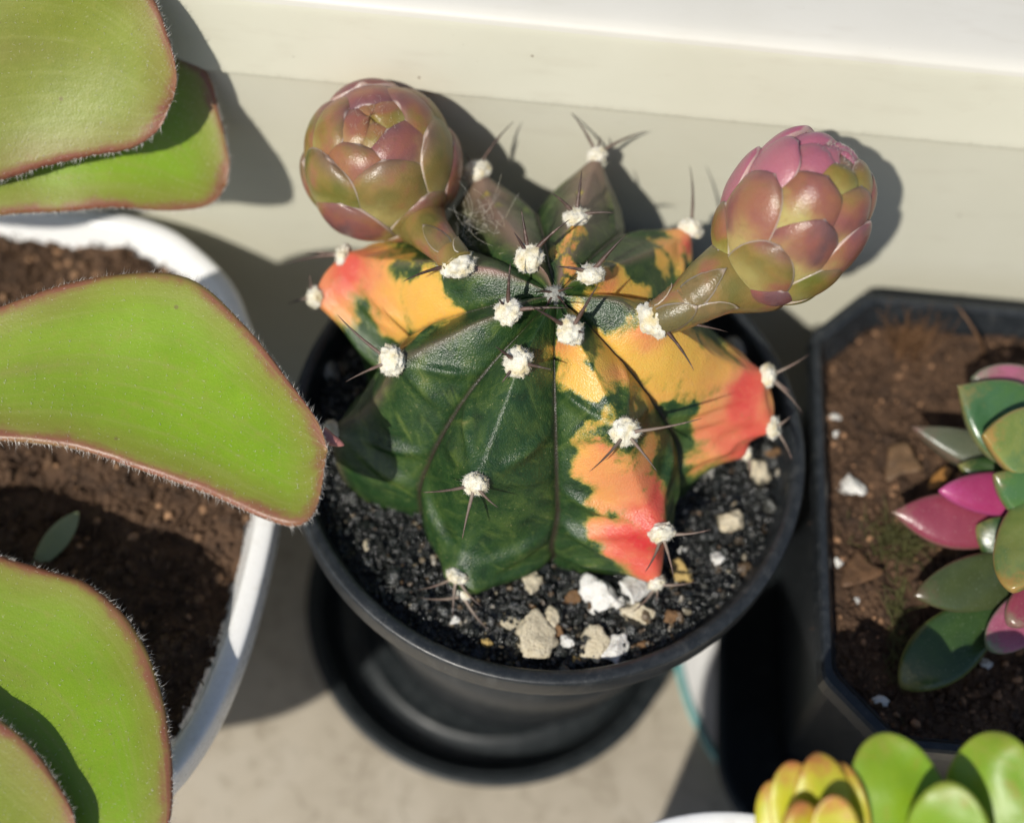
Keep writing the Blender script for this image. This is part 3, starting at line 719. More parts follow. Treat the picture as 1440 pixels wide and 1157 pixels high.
# ------------------------------------------------------------------ black grit in the cactus pot
def m_grit():
    m = Mat('black_grit', Roughness=.35); v = m.attr('v'); n = m.noise(14, 4)
    c = m.ramp(v, [(0, (.006, .007, .007)), (.80, (.018, .021, .020)), (.91, (.045, .046, .040)), (.955, (.11, .065, .03)), (.98, (.20, .17, .11)), (1, (.33, .30, .25))])
    m.set('Base_Color', m.mix(m.math('MULTIPLY', m.mask(n, .5, .7), .35), c, (.05, .05, .046))); m.set('Roughness', m.ramp(n, [(.3, (.10,)*3), (.7, (.38,)*3)])); m.set('Specular', .8)
    m.bump(m.noise(45, 4), .6, .03); return m.m
def scatter(n, place, rad, sub=1, variants=14, seed=1, flat_=.75, lo=.5):
    r_ = np.random.default_rng(seed); base = [stone(sub, 7, .2, seed*100+i, lo) for i in range(variants)]
    Vs = []; Fs = []; A = []; k = 0
    for i in range(n):
        p = place(r_)
        if p is None: continue
        V, F = base[i % variants]; s = rad(r_); V = (V*np.array([1, r_.uniform(.65, 1), flat_]))@rotm(r_).T*s+p
        Vs.append(V); Fs.append(F+k); k += len(V); A.append(np.full(len(V), r_.random()))
    return np.concatenate(Vs), np.concatenate(Fs), np.concatenate(A)
def body_r(a):      # rough radius of the plant at soil level
    return 2.55
def soil_h(x, y): return SOIL+.10*fbm((x, y, 3.), .9, 3)+.06*fbm((x, y, 8.), 2.6, 3)
def pl(r_):
    for _ in range(20):
        a = r_.uniform(0, 6.283); r = 4.12*math.sqrt(r_.random()); x, y = r*math.cos(a), r*math.sin(a)
        if np.hypot(x-O[0], y-O[1]) > 2.5: return np.array([x, y, soil_h(x, y)+r_.uniform(-.12, .09)])
    return None
gr_ = [scatter(7000, pl, lambda r_: .022+.05*r_.random()**1.6, 1, seed=11, flat_=.7, lo=.4),
       scatter(2300, pl, lambda r_: .06+.06*r_.random()**1.5, 1, seed=12, flat_=.55, lo=.3),
       scatter(330, pl, lambda r_: .10+.09*r_.random()**1.5, 2, seed=13, flat_=.6, lo=.35)]
V1, F1 = join([(v, f) for v, f, a in gr_]); A1 = np.concatenate([a for v, f, a in gr_])
th = np.linspace(0, 2*math.pi, 80, endpoint=False); rr = np.linspace(.02, 4.16, 40)
Vd = np.array([(r*math.cos(t), r*math.sin(t), soil_h(r*math.cos(t), r*math.sin(t))-.08) for r in rr for t in th]); Fd = grid_faces(80, 40, True)
V, F = join([(V1, F1), (Vd, Fd)])
tag(mk('potting_grit', V, F, m_grit(), base=(0, 0, SOIL), smooth=False, attrs=dict(v=np.r_[A1, np.full(len(Vd), .1)])), 'glossy black gritty soil around the cactus', 'soil', None, 'stuff')

def m_pebble(name, c1, c2, pit):
    m = Mat(name, Roughness=.75); n = m.noise(7, 5, .65); s = m.noise(26, 3, .6)
    c = m.ramp(n, [(.3, c1), (.7, c2)]); c = m.mix(m.mask(s, .60, .68), c, pit); m.set('Base_Color', c); m.bump(s, .8, .05); m.set('Sub', .1); m.set('SubRadius', (.002, .0015, .001)); return m.m
PM = dict(w=m_pebble('perlite', (.66, .65, .60), (.80, .79, .76), (.42, .38, .30)), c=m_pebble('pumice', (.52, .45, .31), (.68, .61, .46), (.20, .15, .09)),
          y=m_pebble('amber_stone', (.42, .29, .09), (.55, .40, .16), (.25, .16, .06)), b=m_pebble('brown_bark', (.13, .07, .03), (.22, .12, .05), (.05, .03, .02)), g=m_pebble('grey_stone', (.32, .31, .28), (.45, .44, .40), (.12, .11, .1)))
PB = [ # px, py, radius px (x,y), material, label
 (847, 829, 27, 24, 'w', 'large white perlite lump against the cactus foot, beside another white lump'),
 (892, 832, 21, 19, 'w', 'faceted white stone touching the large white lump by the red rib'),
 (868, 845, 16, 12, 'w', 'small white chip wedged between two larger white lumps'),
 (898, 861, 22, 16, 'c', 'cream stone just below the white lumps under the red rib'),
 (752, 891, 30, 26, 'c', 'biggest cream pumice stone with dark pits near the pot front'),
 (837, 905, 16, 23, 'c', 'upright speckled cream stone next to the pointed white stone'),
 (869, 909, 20, 18, 'w', 'pointed clean white stone near the pot front rim'),
 (798, 899, 9, 10, 'w', 'tiny smooth white stone right of the biggest cream stone'),
 (748, 819, 15, 13, 'c', 'tan chip at the foot of the groove between two green ribs'),
 (714, 873, 14, 9, 'c', 'flat tan flake left of the biggest cream stone'),
 (774, 866, 11, 14, 'c', 'narrow tan sliver behind the biggest cream stone'),
 (960, 803, 15, 17, 'y', 'amber yellow pebble beside the red rib tip'),
 (1026, 735, 18, 16, 'c', 'cream stone alone between the red rib and the rim'),
 (1009, 785, 11, 10, 'w', 'small white stone below the lone cream stone'),
 (1069, 661, 15, 21, 'c', 'tall cream stone below the lowest right areole'),
 (1086, 636, 11, 9, 'b', 'brown chip touching the tall cream stone'),
 (1047, 487, 22, 14, 'g', 'pale grey curved chip by the back right rim'),
 (805, 838, 13, 12, 'b', 'reddish brown bark chip left of the large white lump'),
 (945, 866, 12, 9, 'b', 'brown bark chip right of the cream stone'),
 (784, 884, 13, 10, 'b', 'brown bark crumb right of the biggest cream stone'),
 (686, 901, 9, 7, 'y', 'small orange chip on the grit near the front rim'),
 (640, 866, 7, 9, 'w', 'small white chip under the lowest left areole'),
 (466, 520, 10, 14, 'g', 'grey stone behind the fuzzy leaf by the left rim'),
 (516, 762, 5, 8, 'c', 'tiny tan chip in the grit near the left rim'),
 (961, 768, 6, 5, 'w', 'tiny white chip beside the long pale spine'),
 (999, 663, 8, 8, 'g', 'small grey pebble under the orange rib'),
 (812, 924, 7, 7, 'y', 'tiny orange crumb at the front rim'),
 (905, 905, 9, 6, 'b', 'small brown chip near the pointed white stone'),
]
for i, (x, y, rx, ry, k, lab) in enumerate(PB):
    P = at_z(x, y, SOIL+.10); s = FPX/depth(P); V, F = stone(4, 13, .22, 500+i, .42, .82)
    u = np.array([1, .09, 0]); v = np.array([-.09, 1, 0]); zz = min(rx, ry)
    zc = soil_h(P[0], P[1])+.22*zz/s
    V = V[:, :1]*rx/s*u*1.3+V[:, 1:2]*ry/s*v*1.4+V[:, 2:]*zz/s*np.array([0, 0, 1.1])+np.array([P[0], P[1], zc])
    tag(mk('pebble', V, F, PM[k], base=(P[0], P[1], zc-.4*zz/s)), lab, 'pebble', 'pale stones lying on the grit of the cactus pot')

# ------------------------------------------------------------------ the fuzzy-leaved plant in the white pot
def m_fuzzy(name, g1, g2, olive):
    m = Mat(name, Roughness=.4, Sheen=.0)
    e = m.attr('edge'); s = m.attr('along'); n = m.noise(.9, 5, .6); n2 = m.noise(5, 5, .7); st = m.noise(26, 2, .5)
    c = m.ramp(n, [(.3, g1), (.7, g2)])
    c = m.mix(m.math('MULTIPLY', m.mask(s, .75, .1), olive), c, (.20, .175, .05))
    c = m.mix(m.math('MULTIPLY', m.mask(n2, .48, .75), .4), c, (.27, .27, .05))
    ed = m.math('ADD', m.math('ADD', e, m.math('MULTIPLY', m.math('SUBTRACT', n, .5), .45)), m.math('MULTIPLY', m.math('SUBTRACT', n2, .5), .2))
    c = m.mix(m.math('MULTIPLY', m.mask(ed, .75, .10), .6), c, (.22, .165, .04))
    c = m.mix(m.math('MULTIPLY', m.mask(ed, .23, .03), .85), c, (.23, .065, .055))
    c = m.mix(m.math('MULTIPLY', m.mask(st, .66, .74), .3), c, (.5, .5, .3))
    cx = m.n.new('ShaderNodeCombineXYZ'); m.t.links.new(s, cx.inputs[0]); m.t.links.new(m.attr('across'), cx.inputs[1])
    vn = m.n.new('ShaderNodeTexNoise'); mp = m.n.new('ShaderNodeMapping'); mp.inputs['Scale'].default_value = (2.2, 9, 1); m.t.links.new(cx.outputs[0], mp.inputs[0]); m.t.links.new(mp.outputs[0], vn.inputs['Vector']); vn.inputs['Scale'].default_value = 1.6; vn.inputs['Detail'].default_value = 6
    c = m.mix(m.math('MULTIPLY', m.mask(vn.outputs['Fac'], .45, .72), .38), c, (.27, .29, .07))
    mid = m.math('MULTIPLY', m.mask(m.math('ABSOLUTE', m.attr('across')), .16, .02), m.mask(s, .85, .3))
    c = m.mix(m.math('MULTIPLY', mid, .25), c, (.25, .18, .08))
    c = m.mix(m.math('MULTIPLY', m.mask(m.voro(1.3), .06, .03), .6), c, (.16, .11, .05))
    m.set('Base_Color', c); m.set('Sub', .15); m.set('SubRadius', (.003, .004, .001)); m.p.inputs['Subsurface Scale'].default_value = .4
    b = m.bump(m.noise(30, 3), .14, .03); m.bump(n2, .08, .1, b); return m.m
MAT['fuzz'] = m_fuzzy('fuzzy_leaf', (.175, .30, .010), (.215, .35, .015), .55)
MAT['fuzz_olive'] = m_fuzzy('fuzzy_leaf_olive', (.17, .205, .02), (.21, .25, .025), 1.0)
MAT['cilia'] = m_simple('leaf_hair', (.74, .70, .64), .6, .1)
fuzzy = empty('potted_plant', (*WPC, WPZ-1.0), 'plant with broad fuzzy lime-green leaves edged in dark red', 'plant')
def big_leaf(up, lo, P, n, thick, cup, mat, seed, hair=1.0, droop=0.):
    n = unit(n); NL, NA = 70, 37
    A = arclen(catmull([at_plane(x, y, P, n) for x, y in up], 160), NL); B = arclen(catmull([at_plane(x, y, P, n) for x, y in lo], 160), NL)
    j = np.linspace(-1, 1, NA)
    mid = (A+B)/2; hw = (A-B)/2
    s = np.linspace(0, 1, NL)
    ctr = mid[:, None, :]+hw[:, None, :]*j[None, :, None]
    outline = np.vstack([A, B[::-1]])
    fl = ctr.reshape(-1, 3)
    seg = arclen(outline, 400)
    ed = np.min(np.linalg.norm(fl[:, None, :]-seg[None, :, :], axis=2), axis=1)
    wave = np.array([fbm(q, .35, 2) for q in fl])*.16
    bend = cup*np.repeat(s, NA)**0*(np.tile(j, NL)**2)+wave-droop*np.repeat(s, NA)**2.5
    lens = thick*np.sqrt(np.clip(1-np.exp(-ed/(.55*thick)*1.1), 0, 1))
    top = fl+n*(bend+lens)[:, None]; bot = fl+n*(bend-lens)[:, None]
    F = grid_faces(NA, NL); m = len(fl)
    F2 = [tuple(i+m for i in f[::-1]) for f in F]
    rim = [i*NA for i in range(NL)]+[(NL-1)*NA+q for q in range(1, NA)]+[i*NA+NA-1 for i in range(NL-2, -1, -1)]+[q for q in range(NA-2, -1, -1)]
    F3 = [(rim[i], rim[i+1], rim[i+1]+m, rim[i]+m) for i in range(len(rim)-1)]
    V = np.vstack([top, bot]); al = np.repeat(s, NA)
    o = mk('leaf', V, F+F2+F3, mat, fuzzy, attrs=dict(edge=np.r_[ed, ed], along=np.r_[al, al], across=np.tile(np.tile(j, NL), 2)))
    # fringe of short hairs along both margins, and down on the face
    r_ = np.random.default_rng(seed); Hp = []; Hd = []; Hl = []
    mm = (top+bot)/2
    for side in (0, NA-1):
        for i in range(NL-1):
            a, b = mm[i*NA+side], mm[(i+1)*NA+side]; k = max(1, int(np.linalg.norm(b-a)/.010*hair))
            o_ = unit(a-mm[i*NA+NA//2]); t_ = unit(b-a)
            for q in range(k):
                Hp.append(a+(b-a)*r_.random()-o_*.02+n*r_.normal(0, .03)); Hd.append(o_+t_*.45+n*r_.normal(.1, .3)); Hl.append(r_.uniform(.04, .105)*(1 if r_.random() > .15 else .5))
    V, F = hairs(Hp, Hd, Hl, .0042, .5)
    tag(mk('fringe_hair', V, F, MAT['cilia'], o), kind='stuff')
    nh = int(1500*hair); ii = r_.integers(0, m, nh); ii = ii[ed[ii] > .06]
    V, F = hairs(top[ii], n+r_.normal(0, .55, (len(ii), 3)), r_.uniform(.025, .05, len(ii)), .0028, .3)
    tag(mk('leaf_down', V, F, MAT['cilia'], o), kind='stuff')
    return o
# upper leaf (nearest the window, under the olive one)
P = at_y(310, 240, 3.45)
big_leaf([(-330, 250), (-150, 120), (60, 60), (200, 62), (262, 82), (293, 105), (308, 160), (322, 225), (318, 262)], [(-330, 330), (-150, 335), (0, 303), (90, 297), (160, 291), (230, 296), (278, 293), (302, 283), (316, 264)], P, (.25, -.6, .76), .07, .08, MAT['fuzz'], 21)
# olive leaf above it
P = at_plane(235, 140, P, unit((.25, -.6, .76))); P = P+unit(CAM-P)*1.0
big_leaf([(-360, 60), (-200, -60), (0, -120), (130, -90), (205, -20), (236, 45), (249, 105), (243, 140)], [(-360, 260), (-200, 290), (0, 250), (60, 232), (130, 215), (185, 205), (222, 180), (241, 143)], P, (.2, -.8, .57), .08, .10, MAT['fuzz_olive'], 22)
# middle leaf reaching to the cactus
P = at_z(450, 640, 2.5)
big_leaf([(-420, 520), (-200, 490), (0, 437), (90, 408), (170, 395), (270, 402), (345, 462), (405, 538), (448, 600), (462, 640)], [(-420, 600), (-200, 610), (0, 622), (110, 633), (200, 662), (290, 695), (360, 728), (415, 744), (446, 720), (461, 645)], P, (.0, -.10, 1), .075, .10, MAT['fuzz'], 23)
P = at_z(466, 626, 2.8)
V, F = tube(bez(at_z(452, 612, 2.5), at_z(468, 620, 2.5), at_z(484, 626, 2.45), 9), [.14, .13, .115, .1, .09, .08, .065, .045, .015], 9)
mk('leaf_tip', V, F, m_simple('leaf_tip_pink', (.42, .17, .15), .5, .2), fuzzy)
# lower leaf
P = at_z(230, 1000, .35)
big_leaf([(-420, 720), (-200, 740), (-60, 765), (40, 797), (130, 826), (190, 885), (225, 965), (243, 1060), (240, 1160), (200, 1260)], [(-420, 800), (-300, 900), (-180, 1010), (-80, 1090), (0, 1160), (40, 1230), (80, 1280), (120, 1300), (160, 1295), (199, 1262)], P, (.02, -.04, 1), .08, .12, MAT['fuzz'], 24)
# brownish leaf in front of it
P = at_z(60, 1080, .68)
big_leaf([(-420, 880), (-200, 930), (-80, 965), (0, 1012), (45, 1050), (80, 1095), (108, 1150), (112, 1210)], [(-420, 980), (-300, 1100), (-180, 1200), (-80, 1260), (0, 1290), (60, 1285), (95, 1255), (112, 1214)], P, (.02, -.04, 1), .09, .12, MAT['fuzz_olive'], 25)
# the short stem the leaves grow from
V, F = tube([(WPC[0], WPC[1], WPZ-1.2), (WPC[0]+.1, WPC[1], .6), (WPC[0], WPC[1]+.1, 2.2), (WPC[0], WPC[1], 3.2)], [.75, .7, .8, .4], 16)
mk('stem', V, F, m_simple('green_stem', (.16, .18, .05), .6, .25, 3), fuzzy)

def m_soil(name, c1, c2, c3):
    m = Mat(name, Roughness=.85); n = m.noise(2.2, 7, .7); s = m.noise(18, 4, .7); v = m.attr('v')
    c = m.ramp(n, [(.3, c1), (.5, c2), (.75, c3)]); c = m.mix(m.math('MULTIPLY', m.mask(s, .55, .75), .5), c, tuple(x*1.9 for x in c3)); c = m.mix(m.math('MULTIPLY', m.mask(v, .86, 1.), .8), c, tuple(min(1, x*3.2) for x in c3))
    m.set('Base_Color', c); m.bump(s, .8, .05); return m.m
def soil_patch(name, inside, x0, x1, y0, y1, z, mat, n, label, base, seed, amp=.22, fib=600, rad=(.03, .10)):
    g = .12; xs = np.arange(x0, x1, g); ys = np.arange(y0, y1, g)
    h = lambda x, y: z+amp*fbm((x, y, seed), .55, 5)+.10*fbm((x, y, seed+9), 3.2, 3)
    idx = {}; Vg = []; Fg = []
    for i, x in enumerate(xs):
        for j, y in enumerate(ys):
            if inside(x, y): idx[i, j] = len(Vg); Vg.append((x, y, h(x, y)))
    for (i, j) in idx:
        q = [(i, j), (i+1, j), (i+1, j+1), (i, j+1)]
        if all(k in idx for k in q): Fg.append([idx[k] for k in q])
    def place(r_):
        for _ in range(30):
            x, y = r_.uniform(x0, x1), r_.uniform(y0, y1)
            if inside(x, y): return np.array([x, y, h(x, y)+r_.uniform(-.03, .03)])
        return None
    V1, F1, A1 = scatter(n, place, lambda r_: rad[0]+(rad[1]-rad[0])*r_.random()**2.5, 1, seed=seed)
    r_ = np.random.default_rng(seed); fs = []
    for _ in range(fib):
        p = place(r_)
        d = unit(np.array([r_.normal(), r_.normal(), r_.normal()*.25]))*r_.uniform(.15, .55); m_ = p+d*.5+r_.normal(0, .08, 3)
        fs.append(tube(bez(p, m_+np.array([0, 0, .08]), p+d, 6), [.012, .016, .016, .014, .011, .005], 4))
    Vf, Ff = join(fs)
    V, F = join([(Vg, Fg), (V1, F1), (Vf, Ff)])
    tag(mk(name, V, F, mat, base=base, smooth=True, attrs=dict(v=np.r_[np.full(len(Vg), .3), A1, r_.uniform(.3, .9, len(Vf))])), label, 'soil', None, 'stuff')
    return h
ms1 = m_soil('coir_soil', (.032, .018, .010), (.085, .045, .023), (.15, .085, .045)); ms2 = m_soil('brown_soil', (.026, .014, .008), (.075, .039, .019), (.145, .08, .042))
WIN = inset(WLINE, .56)
def in_trough(x, y):
    if x < -12.6: return False
    a = WIN; b = np.roll(WIN, -1, 0); c = (a[:, 1] > y) != (b[:, 1] > y)
    xi = a[:, 0]+(y-a[:, 1])/(b[:, 1]-a[:, 1]+1e-12)*(b[:, 0]-a[:, 0])
    return bool((c & (x < xi)).sum() % 2)
soil_patch('potting_soil', in_trough, -12.6, -4.6, -9.0, 4.4, WPZ-.5, ms1, 6500, 'fibrous brown soil in the large white planter', (*WPC, WPZ-.55), 31, .28, 2600, (.03, .15))
def in_oct(x, y, s=4.05, ch=1.0):
    a, b = abs(x-OC[0]), abs(y-OC[1]); return a < s and b < s and a+b < 2*s-ch
hR = soil_patch('potting_soil', in_oct, OC[0]-4.2, OC[0]+1.6, OC[1]-4.2, OC[1]+4.2, -.85, ms2, 8000, 'crumbly brown soil in the chamfered black pot', (*OC, -.9), 37, .20, 900, (.025, .13))
th = np.linspace(0, 2*math.pi, 60, endpoint=False)
Vd = np.array([(BPC[0]+r*math.cos(t), BPC[1]+r*math.sin(t), 1.1+.1*fbm((r*math.cos(t), r*math.sin(t), 0), 1, 3)) for r in np.linspace(.05, 2.72, 20) for t in th])
tag(mk('potting_soil', Vd, grid_faces(60, 20, True), ms2, base=(*BPC, 1.0), attrs=dict(v=np.full(len(Vd), .3))), 'brown soil in the smaller white pot', 'soil', None, 'stuff')

# ------------------------------------------------------------------ thick succulent leaves
def m_leafy(name, cols, rough=.35, tip=None, spots=0):
    m = Mat(name, Roughness=rough*.75); n = m.noise(1.3, 5, .6, .3); n2 = m.noise(8, 4, .65); t = m.attr('along'); s = m.attr('side')
    c = m.ramp(n, list(zip(np.linspace(.3, .7, len(cols)), cols)))
    if tip: c = m.mix(m.mask(m.math('ADD', t, m.math('MULTIPLY', m.math('SUBTRACT', n2, .5), .4)), .80, 1.05), c, tip)
    if tip: c = m.mix(m.math('MULTIPLY', m.mask(s, .90, 1.), .6), c, tip)
    if spots: c = m.mix(m.math('MULTIPLY', m.mask(m.noise(3.1, 4), .58, .70), spots), c, (.30, .18, .03))
    c = m.mix(m.math('MULTIPLY', m.mask(m.noise(40, 2), .66, .72), .25), c, (.5, .5, .42))
    m.set('Base_Color', c); m.set('Sub', .2); m.set('SubRadius', (.004, .003, .002)); m.p.inputs['Subsurface Scale'].default_value = .4
    b = m.bump(n2, .12, .06); m.bump(m.noise(45, 2), .1, .02, b); return m.m
def fat_leaf(a, b, up, w_, th_, mat, parent, widest=.45, point=.75, keel=.2, bend=.12, name='leaf', curl=0., wav=.03):
    a, b = np.asarray(a, float), np.asarray(b, float); ax = unit(b-a); L = np.linalg.norm(b-a)
    n = unit(up-ax*(up@ax)); s = np.cross(ax, n); NL, NR = 34, 28; V = []; al = []; sd_ = []
    for i in range(NL):
        t = i/(NL-1); tt_ = .5-.5*math.cos(math.pi*t)
        if tt_ < widest: wd = .38+.62*math.sin(tt_/widest*math.pi/2)
        else: wd = max(0, 1-((tt_-widest)/(1-widest))**2)**point
        wd = max(wd, .012)
        c = a+ax*L*tt_+n*(bend*L*(tt_*tt_-.3*tt_)-curl*L*max(0, tt_-.5)**2)
        for k in range(NR):
            q = 2*math.pi*k/NR; x = math.cos(q); y = math.sin(q)
            yy = y*(1 if y < 0 else .55)+(.0 if y > 0 else -keel*(1-abs(x))*.6)
            V.append(c+s*w_*wd*x+n*th_*wd**.7*yy+n*.16*w_*wd*x*x); al.append(tt_); sd_.append(abs(x))
    F = grid_faces(NR, NL, True)+[tuple(range(NR))[::-1], tuple(range((NL-1)*NR, NL*NR))]
    V = np.array(V); V += np.array([fbm(v, 1.1, 2) for v in V])[:, None]*wav*n
    return mk(name, V, F, mat, parent, attrs=dict(along=al, side=sd_))
LM = dict(
  pink=m_leafy('leaf_pink', [(.27, .07, .12), (.34, .11, .17), (.23, .10, .11)], .35, (.17, .22, .14)),
  magenta=m_leafy('leaf_magenta', [(.30, .03, .11), (.35, .055, .15)], .35, (.42, .08, .22)),
  dusky=m_leafy('leaf_dusky', [(.20, .035, .06), (.26, .055, .085)], .35, (.20, .14, .10)),
  green=m_leafy('leaf_green', [(.035, .10, .035), (.055, .13, .055), (.07, .15, .035)], .3, (.20, .16, .06)),
  lime=m_leafy('leaf_lime', [(.13, .19, .045), (.19, .23, .06), (.09, .17, .06)], .3, (.34, .20, .06)),
  grey=m_leafy('leaf_grey', [(.085, .10, .065), (.12, .13, .085)], .4, (.16, .09, .07)),
  olive=m_leafy('leaf_olive', [(.035, .05, .02), (.06, .08, .03)], .32, (.09, .06, .035)),
  dgreen=m_leafy('leaf_dark', [(.022, .05, .018), (.04, .08, .022)], .35, (.20, .19, .06)))
SC = at_z(1500, 690, -.2)
succ = empty('potted_plant', (SC[0], SC[1], -.85), 'small succulent with pink, magenta and green pointed leaves', 'plant')
UPV = unit(CAM-SC)
def sl_(tip, basep, zt_, zb_, wpx, mat, th_=.22, lean=(0, 0, 0), **kw):
    a = at_z(*basep, zb_); b = at_z(*tip, zt_); s = FPX/depth(b)
    return fat_leaf(a, b, UPV+np.array(lean), wpx*.98/s, th_*1.3, mat, succ, **kw)
sl_((1362, 530), (1490, 575), .9, .5, 42, LM['pink'], .26, (0, -.4, .3), widest=.5, point=.6)
sl_((1278, 607), (1465, 668), .1, .2, 27, LM['grey'], .3, (0, .5, .3), widest=.5, point=1.1)
sl_((1250, 722), (1430, 745), 0, .1, 40, LM['dusky'], .34, (.0, .1, .3), widest=.5, point=1.1)
sl_((1314, 692), (1500, 700), .5, .4, 33, LM['magenta'], .34, (0, .1, .3), widest=.5, point=.8)
sl_((1340, 545), (1510, 660), 1.1, .6, 60, LM['green'], .34, (0, .3, .2), widest=.55, point=1.1)
sl_((1372, 612), (1520, 640), 1.6, .9, 56, LM['lime'], .34, (0, .0, .3), widest=.5, point=1.0)
sl_((1372, 738), (1470, 790), .3, .3, 38, LM['dgreen'], .22, (0, 0, 0), widest=.5)
sl_((1425, 842), (1470, 680), 1.4, 1.0, 46, LM['lime'], .26, (-.4, 0, .2), widest=.5, point=.6)
sl_((1278, 838), (1480, 800), -.1, .1, 42, LM['olive'], .32, (0, -.1, .3), widest=.5, point=.85)
sl_((1268, 965), (1400, 850), -.45, -.1, 46, LM['dgreen'], .34, (0, 0, .2), widest=.55, point=.65, curl=.45)
sl_((1388, 915), (1480, 830), .1, .3, 34, LM['pink'], .25, (0, 0, .2), widest=.5, point=.5)
sl_((1415, 880), (1500, 800), .4, .5, 30, LM['dusky'], .25, (0, 0, .2), widest=.5, point=.5)
sl_((1392, 665), (1500, 730), 1.2, .7, 36, LM['green'], .3, (0, 0, .2), widest=.5, point=.9)
sl_((1400, 790), (1490, 740), .6, .5, 34, LM['olive'], .3, (0, 0, .2), widest=.5, point=.9)
sl_((1345, 655), (1470, 690), .35, .4, 28, LM['dgreen'], .28, (0, .2, .2), widest=.5, point=.9)
V, F = tube([(SC[0], SC[1], -1.0), (SC[0], SC[1], 0), (SC[0]+.1, SC[1], 1.0)], [.3, .28, .2], 12); mk('stem', V, F, m_simple('brown_stem', (.12, .08, .04), .7, .3), succ)
# little things on that soil
for i, (x, y, rx, ry, lab) in enumerate([(1198, 683, 19, 19, 'largest white perlite lump on the brown soil'), (1175, 586, 8, 7, 'white perlite crumb by the pot edge above the largest lump'), (1178, 791, 7, 9, 'white perlite crumb by the brown dry leaf'), (1240, 986, 13, 8, 'oblong white perlite piece near the dark curled leaf'), (1389, 932, 9, 8, 'white perlite crumb below the pink leaf'), (1174, 613, 6, 6, 'tiny white perlite grain at the pot edge'), (1208, 842, 6, 5, 'tiny white grain below the brown dry leaf')]):
    P = at_z(x, y, -.75); s = FPX/depth(P); V, F = stone(4, 12, .25, 700+i, .45, .85)
    V = V*np.array([rx/s*1.1, ry/s*1.15, min(rx, ry)/s])+np.array([P[0], P[1], hR(P[0], P[1])+.3*min(rx, ry)/s])
    tag(mk('perlite_piece', V, F, PM['w'], base=(P[0], P[1], hR(P[0], P[1]))), lab, 'perlite', 'perlite on the brown soil')
def thin_leaf(name, pts, z, mat, label, cat, tilt=.25, seed=0):
    """curled dry flake: outline in pixels at height z, given thickness and warp"""
    Q = [at_z(x, y, z) for x, y in pts]; c = np.mean(Q, 0); Q = [c+(q-c)*.8 for q in Q]
    Q = arclen(catmull(Q+[Q[0]], 80), 41)[:-1]; V = []
    for k in (.02, .35, .7, 1.0):
        for p in Q:
            v = c+(p-c)*k; V.append(v+np.array([0, 0, tilt*(v[0]-c[0])+.15*fbm(v+seed, .9, 3)+.06]))
    V = np.array(V); m = len(V); F = grid_faces(40, 4, True); F = F+[tuple(i+m for i in f[::-1]) for f in F]+[(3*40+i, 3*40+(i+1) % 40, m+3*40+(i+1) % 40, m+3*40+i) for i in range(40)]
    V = np.vstack([V, V-np.array([0, 0, .03])])
    return tag(mk(name, V, F, mat, base=c, smooth=True), label, cat)
md = m_simple('dry_leaf', (.115, .06, .028), .6, .5, 4, .6, 12); md2 = m_simple('dry_leaf_tan', (.125, .072, .035), .6, .5, 4, .6, 12)
thin_leaf('dry_leaf', [(1207, 762), (1226, 785), (1248, 806), (1222, 822), (1178, 832), (1182, 800)], -.62, md, 'triangular brown dry leaf lying by the pot edge', 'leaf', .15, 1)
thin_leaf('dry_leaf', [(1245, 622), (1275, 618), (1288, 640), (1300, 668), (1268, 672), (1241, 680)], -.66, md2, 'tan papery dry leaf under the grey-green leaf', 'leaf', .1, 5)
thin_leaf('dry_leaf', [(1308, 670), (1330, 655), (1338, 668), (1318, 690), (1300, 692)], -.6, m_simple('dry_leaf_orange', (.30, .14, .035), .5, .3, 3), 'small orange dry scrap beside the magenta leaf', 'leaf', .1, 8)
tw = [at_z(1385, 500, -.8), at_z(1378, 480, -.2), at_z(1362, 452, .2), at_z(1344, 428, .3)]
V, F = tube(catmull(tw, 16), np.linspace(.045, .012, 16), 7); tag(mk('twig', V, F, md, base=tw[0]), 'thin brown twig standing at the back of the brown soil', 'twig')
fs = []
for _ in range(110):
    a = at_z(1275+rng.normal(0, 16), 492+rng.normal(0, 10), -.8); b = a+np.array([rng.normal(0, .3), rng.normal(.2, .25), rng.uniform(.2, .75)]); fs.append(tube(bez(a, (a+b)/2+rng.normal(0, .12, 3), b, 6), np.linspace(.009, .003, 6), 4))
V, F = join(fs); tag(mk('root_tuft', V, F, m_simple('root_brown', (.17, .085, .035), .7, .3), base=at_z(1275, 492, -.8)), 'tuft of rusty brown fine roots on the soil', 'roots', None, 'stuff')
fs = []
for _ in range(200):
    a = at_z(1262+rng.normal(0, 26), 765+rng.normal(0, 13), -.78); b = a+np.array([rng.normal(0, .16), rng.normal(0, .16), rng.uniform(.05, .3)]); fs.append(tube(bez(a, (a+b)/2+rng.normal(0, .05, 3), b, 5), np.linspace(.014, .004, 5), 4))
for _ in range(120):
    a = at_z(1262+rng.normal(0, 8), 880+rng.normal(0, 40), -.78); b = a+np.array([rng.normal(0, .12), rng.normal(0, .2), rng.uniform(.05, .2)]); fs.append(tube(bez(a, (a+b)/2+rng.normal(0, .05, 3), b, 5), np.linspace(.014, .004, 5), 4))
V, F = join(fs); tag(mk('moss', V, F, m_simple('moss_green', (.075, .075, .02), .7, .5, 4), base=at_z(1262, 765, -.8)), 'small patch of yellow-green moss on the brown soil', 'moss', None, 'stuff')
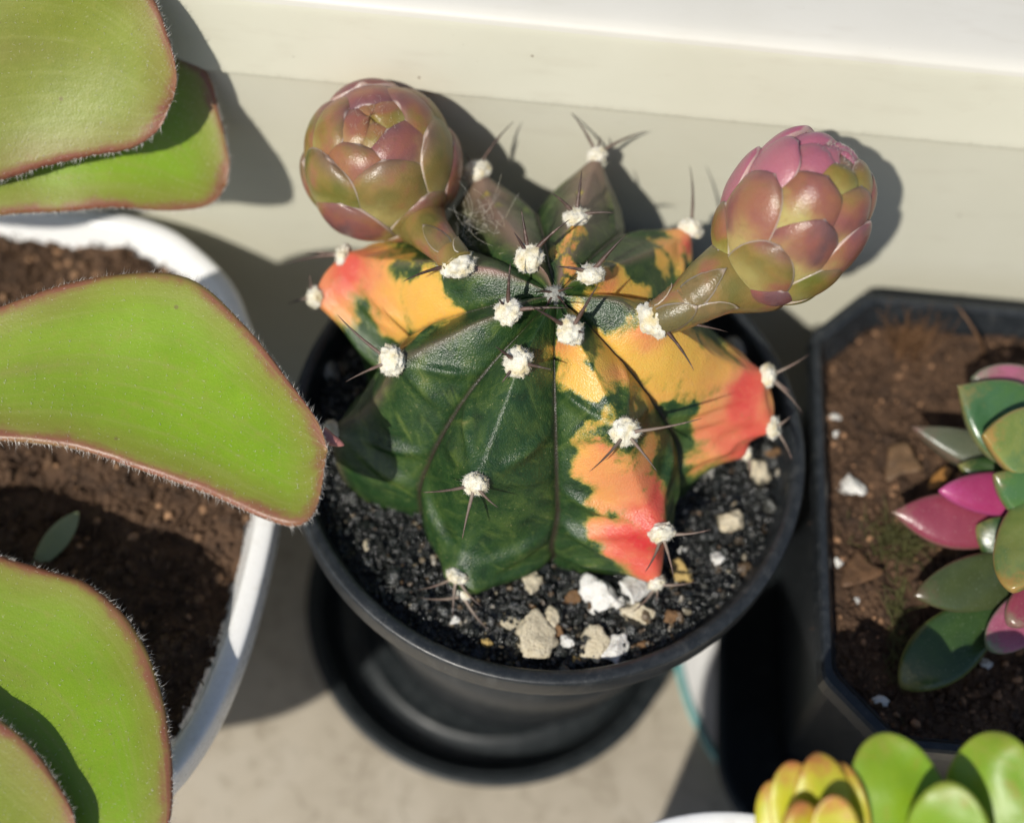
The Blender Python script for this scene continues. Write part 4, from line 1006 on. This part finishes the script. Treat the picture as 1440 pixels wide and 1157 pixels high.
# fallen leaf in the white pot
a = at_z(50, 795, WPZ-.4); b = at_z(110, 720, WPZ-.2)
lf = fat_leaf(a, b, unit(CAM-a), .20, .04, m_leafy('leaf_pale', [(.20, .24, .12), (.26, .30, .15)], .5), None, widest=.5, name='fallen_leaf')
tag(lf, 'small pale green pointed leaf on the fibrous soil', 'leaf')

# lime succulent over the front white pot
ML = m_leafy('leaf_lime_bright', [(.14, .27, .008), (.20, .31, .012)], .55, (.23, .27, .03), .35); MY = m_leafy('leaf_yellow', [(.40, .40, .012), (.45, .43, .018), (.33, .38, .014)], .55, (.42, .15, .05), .5)
lime = empty('potted_plant', (*BPC, 1.1), 'lime green and yellow plump-leaved succulent in the smaller white pot', 'plant')
def ll(tip, basep, zt_, zb_, wpx, mat, lean=(0, 0, 0), th_=.24, **kw):
    a = at_z(*basep, zb_); b = at_z(*tip, zt_); s = FPX/depth(b); fat_leaf(a, b, unit(CAM-b)+np.array(lean), wpx/s, th_, mat, lime, wav=.17, **kw)
for k_, (tx, ty, bx, zt_, wp_) in enumerate([(1092, 1096, 1130, 2.9, 34), (1112, 1068, 1150, 3.15, 40), (1146, 1056, 1165, 3.35, 42), (1186, 1070, 1190, 3.2, 40), (1172, 1112, 1180, 3.75, 36), (1118, 1120, 1140, 3.5, 34)]):
    ll((tx, ty), (bx, 1330), zt_, 2.5, wp_, MY, ((k_ % 3-1)*.3, .1*(k_ % 2), 0), th_=.20, widest=.72, point=.55)
ll((1232, 1030), (1310, 1300), 3.3, 2.6, 72, ML, (.2, 0, 0), widest=.55, point=.5)
ll((1335, 1092), (1330, 1330), 3.8, 2.7, 62, ML, (0, 0, 0), widest=.55, point=.5)
ll((1405, 1030), (1390, 1330), 3.3, 2.6, 72, ML, (-.1, 0, 0), widest=.6, point=.5)
ll((1500, 1080), (1430, 1330), 3.2, 2.6, 56, ML, (-.1, 0, 0), widest=.6, point=.5)
lb = at_z(1290, 1310, 2.6)
V, F = tube(catmull([(BPC[0]+.6, BPC[1]+.6, 1.0), (BPC[0]+1.2, BPC[1]+1.4, 2.2), lb, lb+np.array([.2, .2, .2])], 14), [.3]*14, 12); mk('stem', V, F, m_simple('pale_stem', (.25, .28, .1), .5, .2), lime)
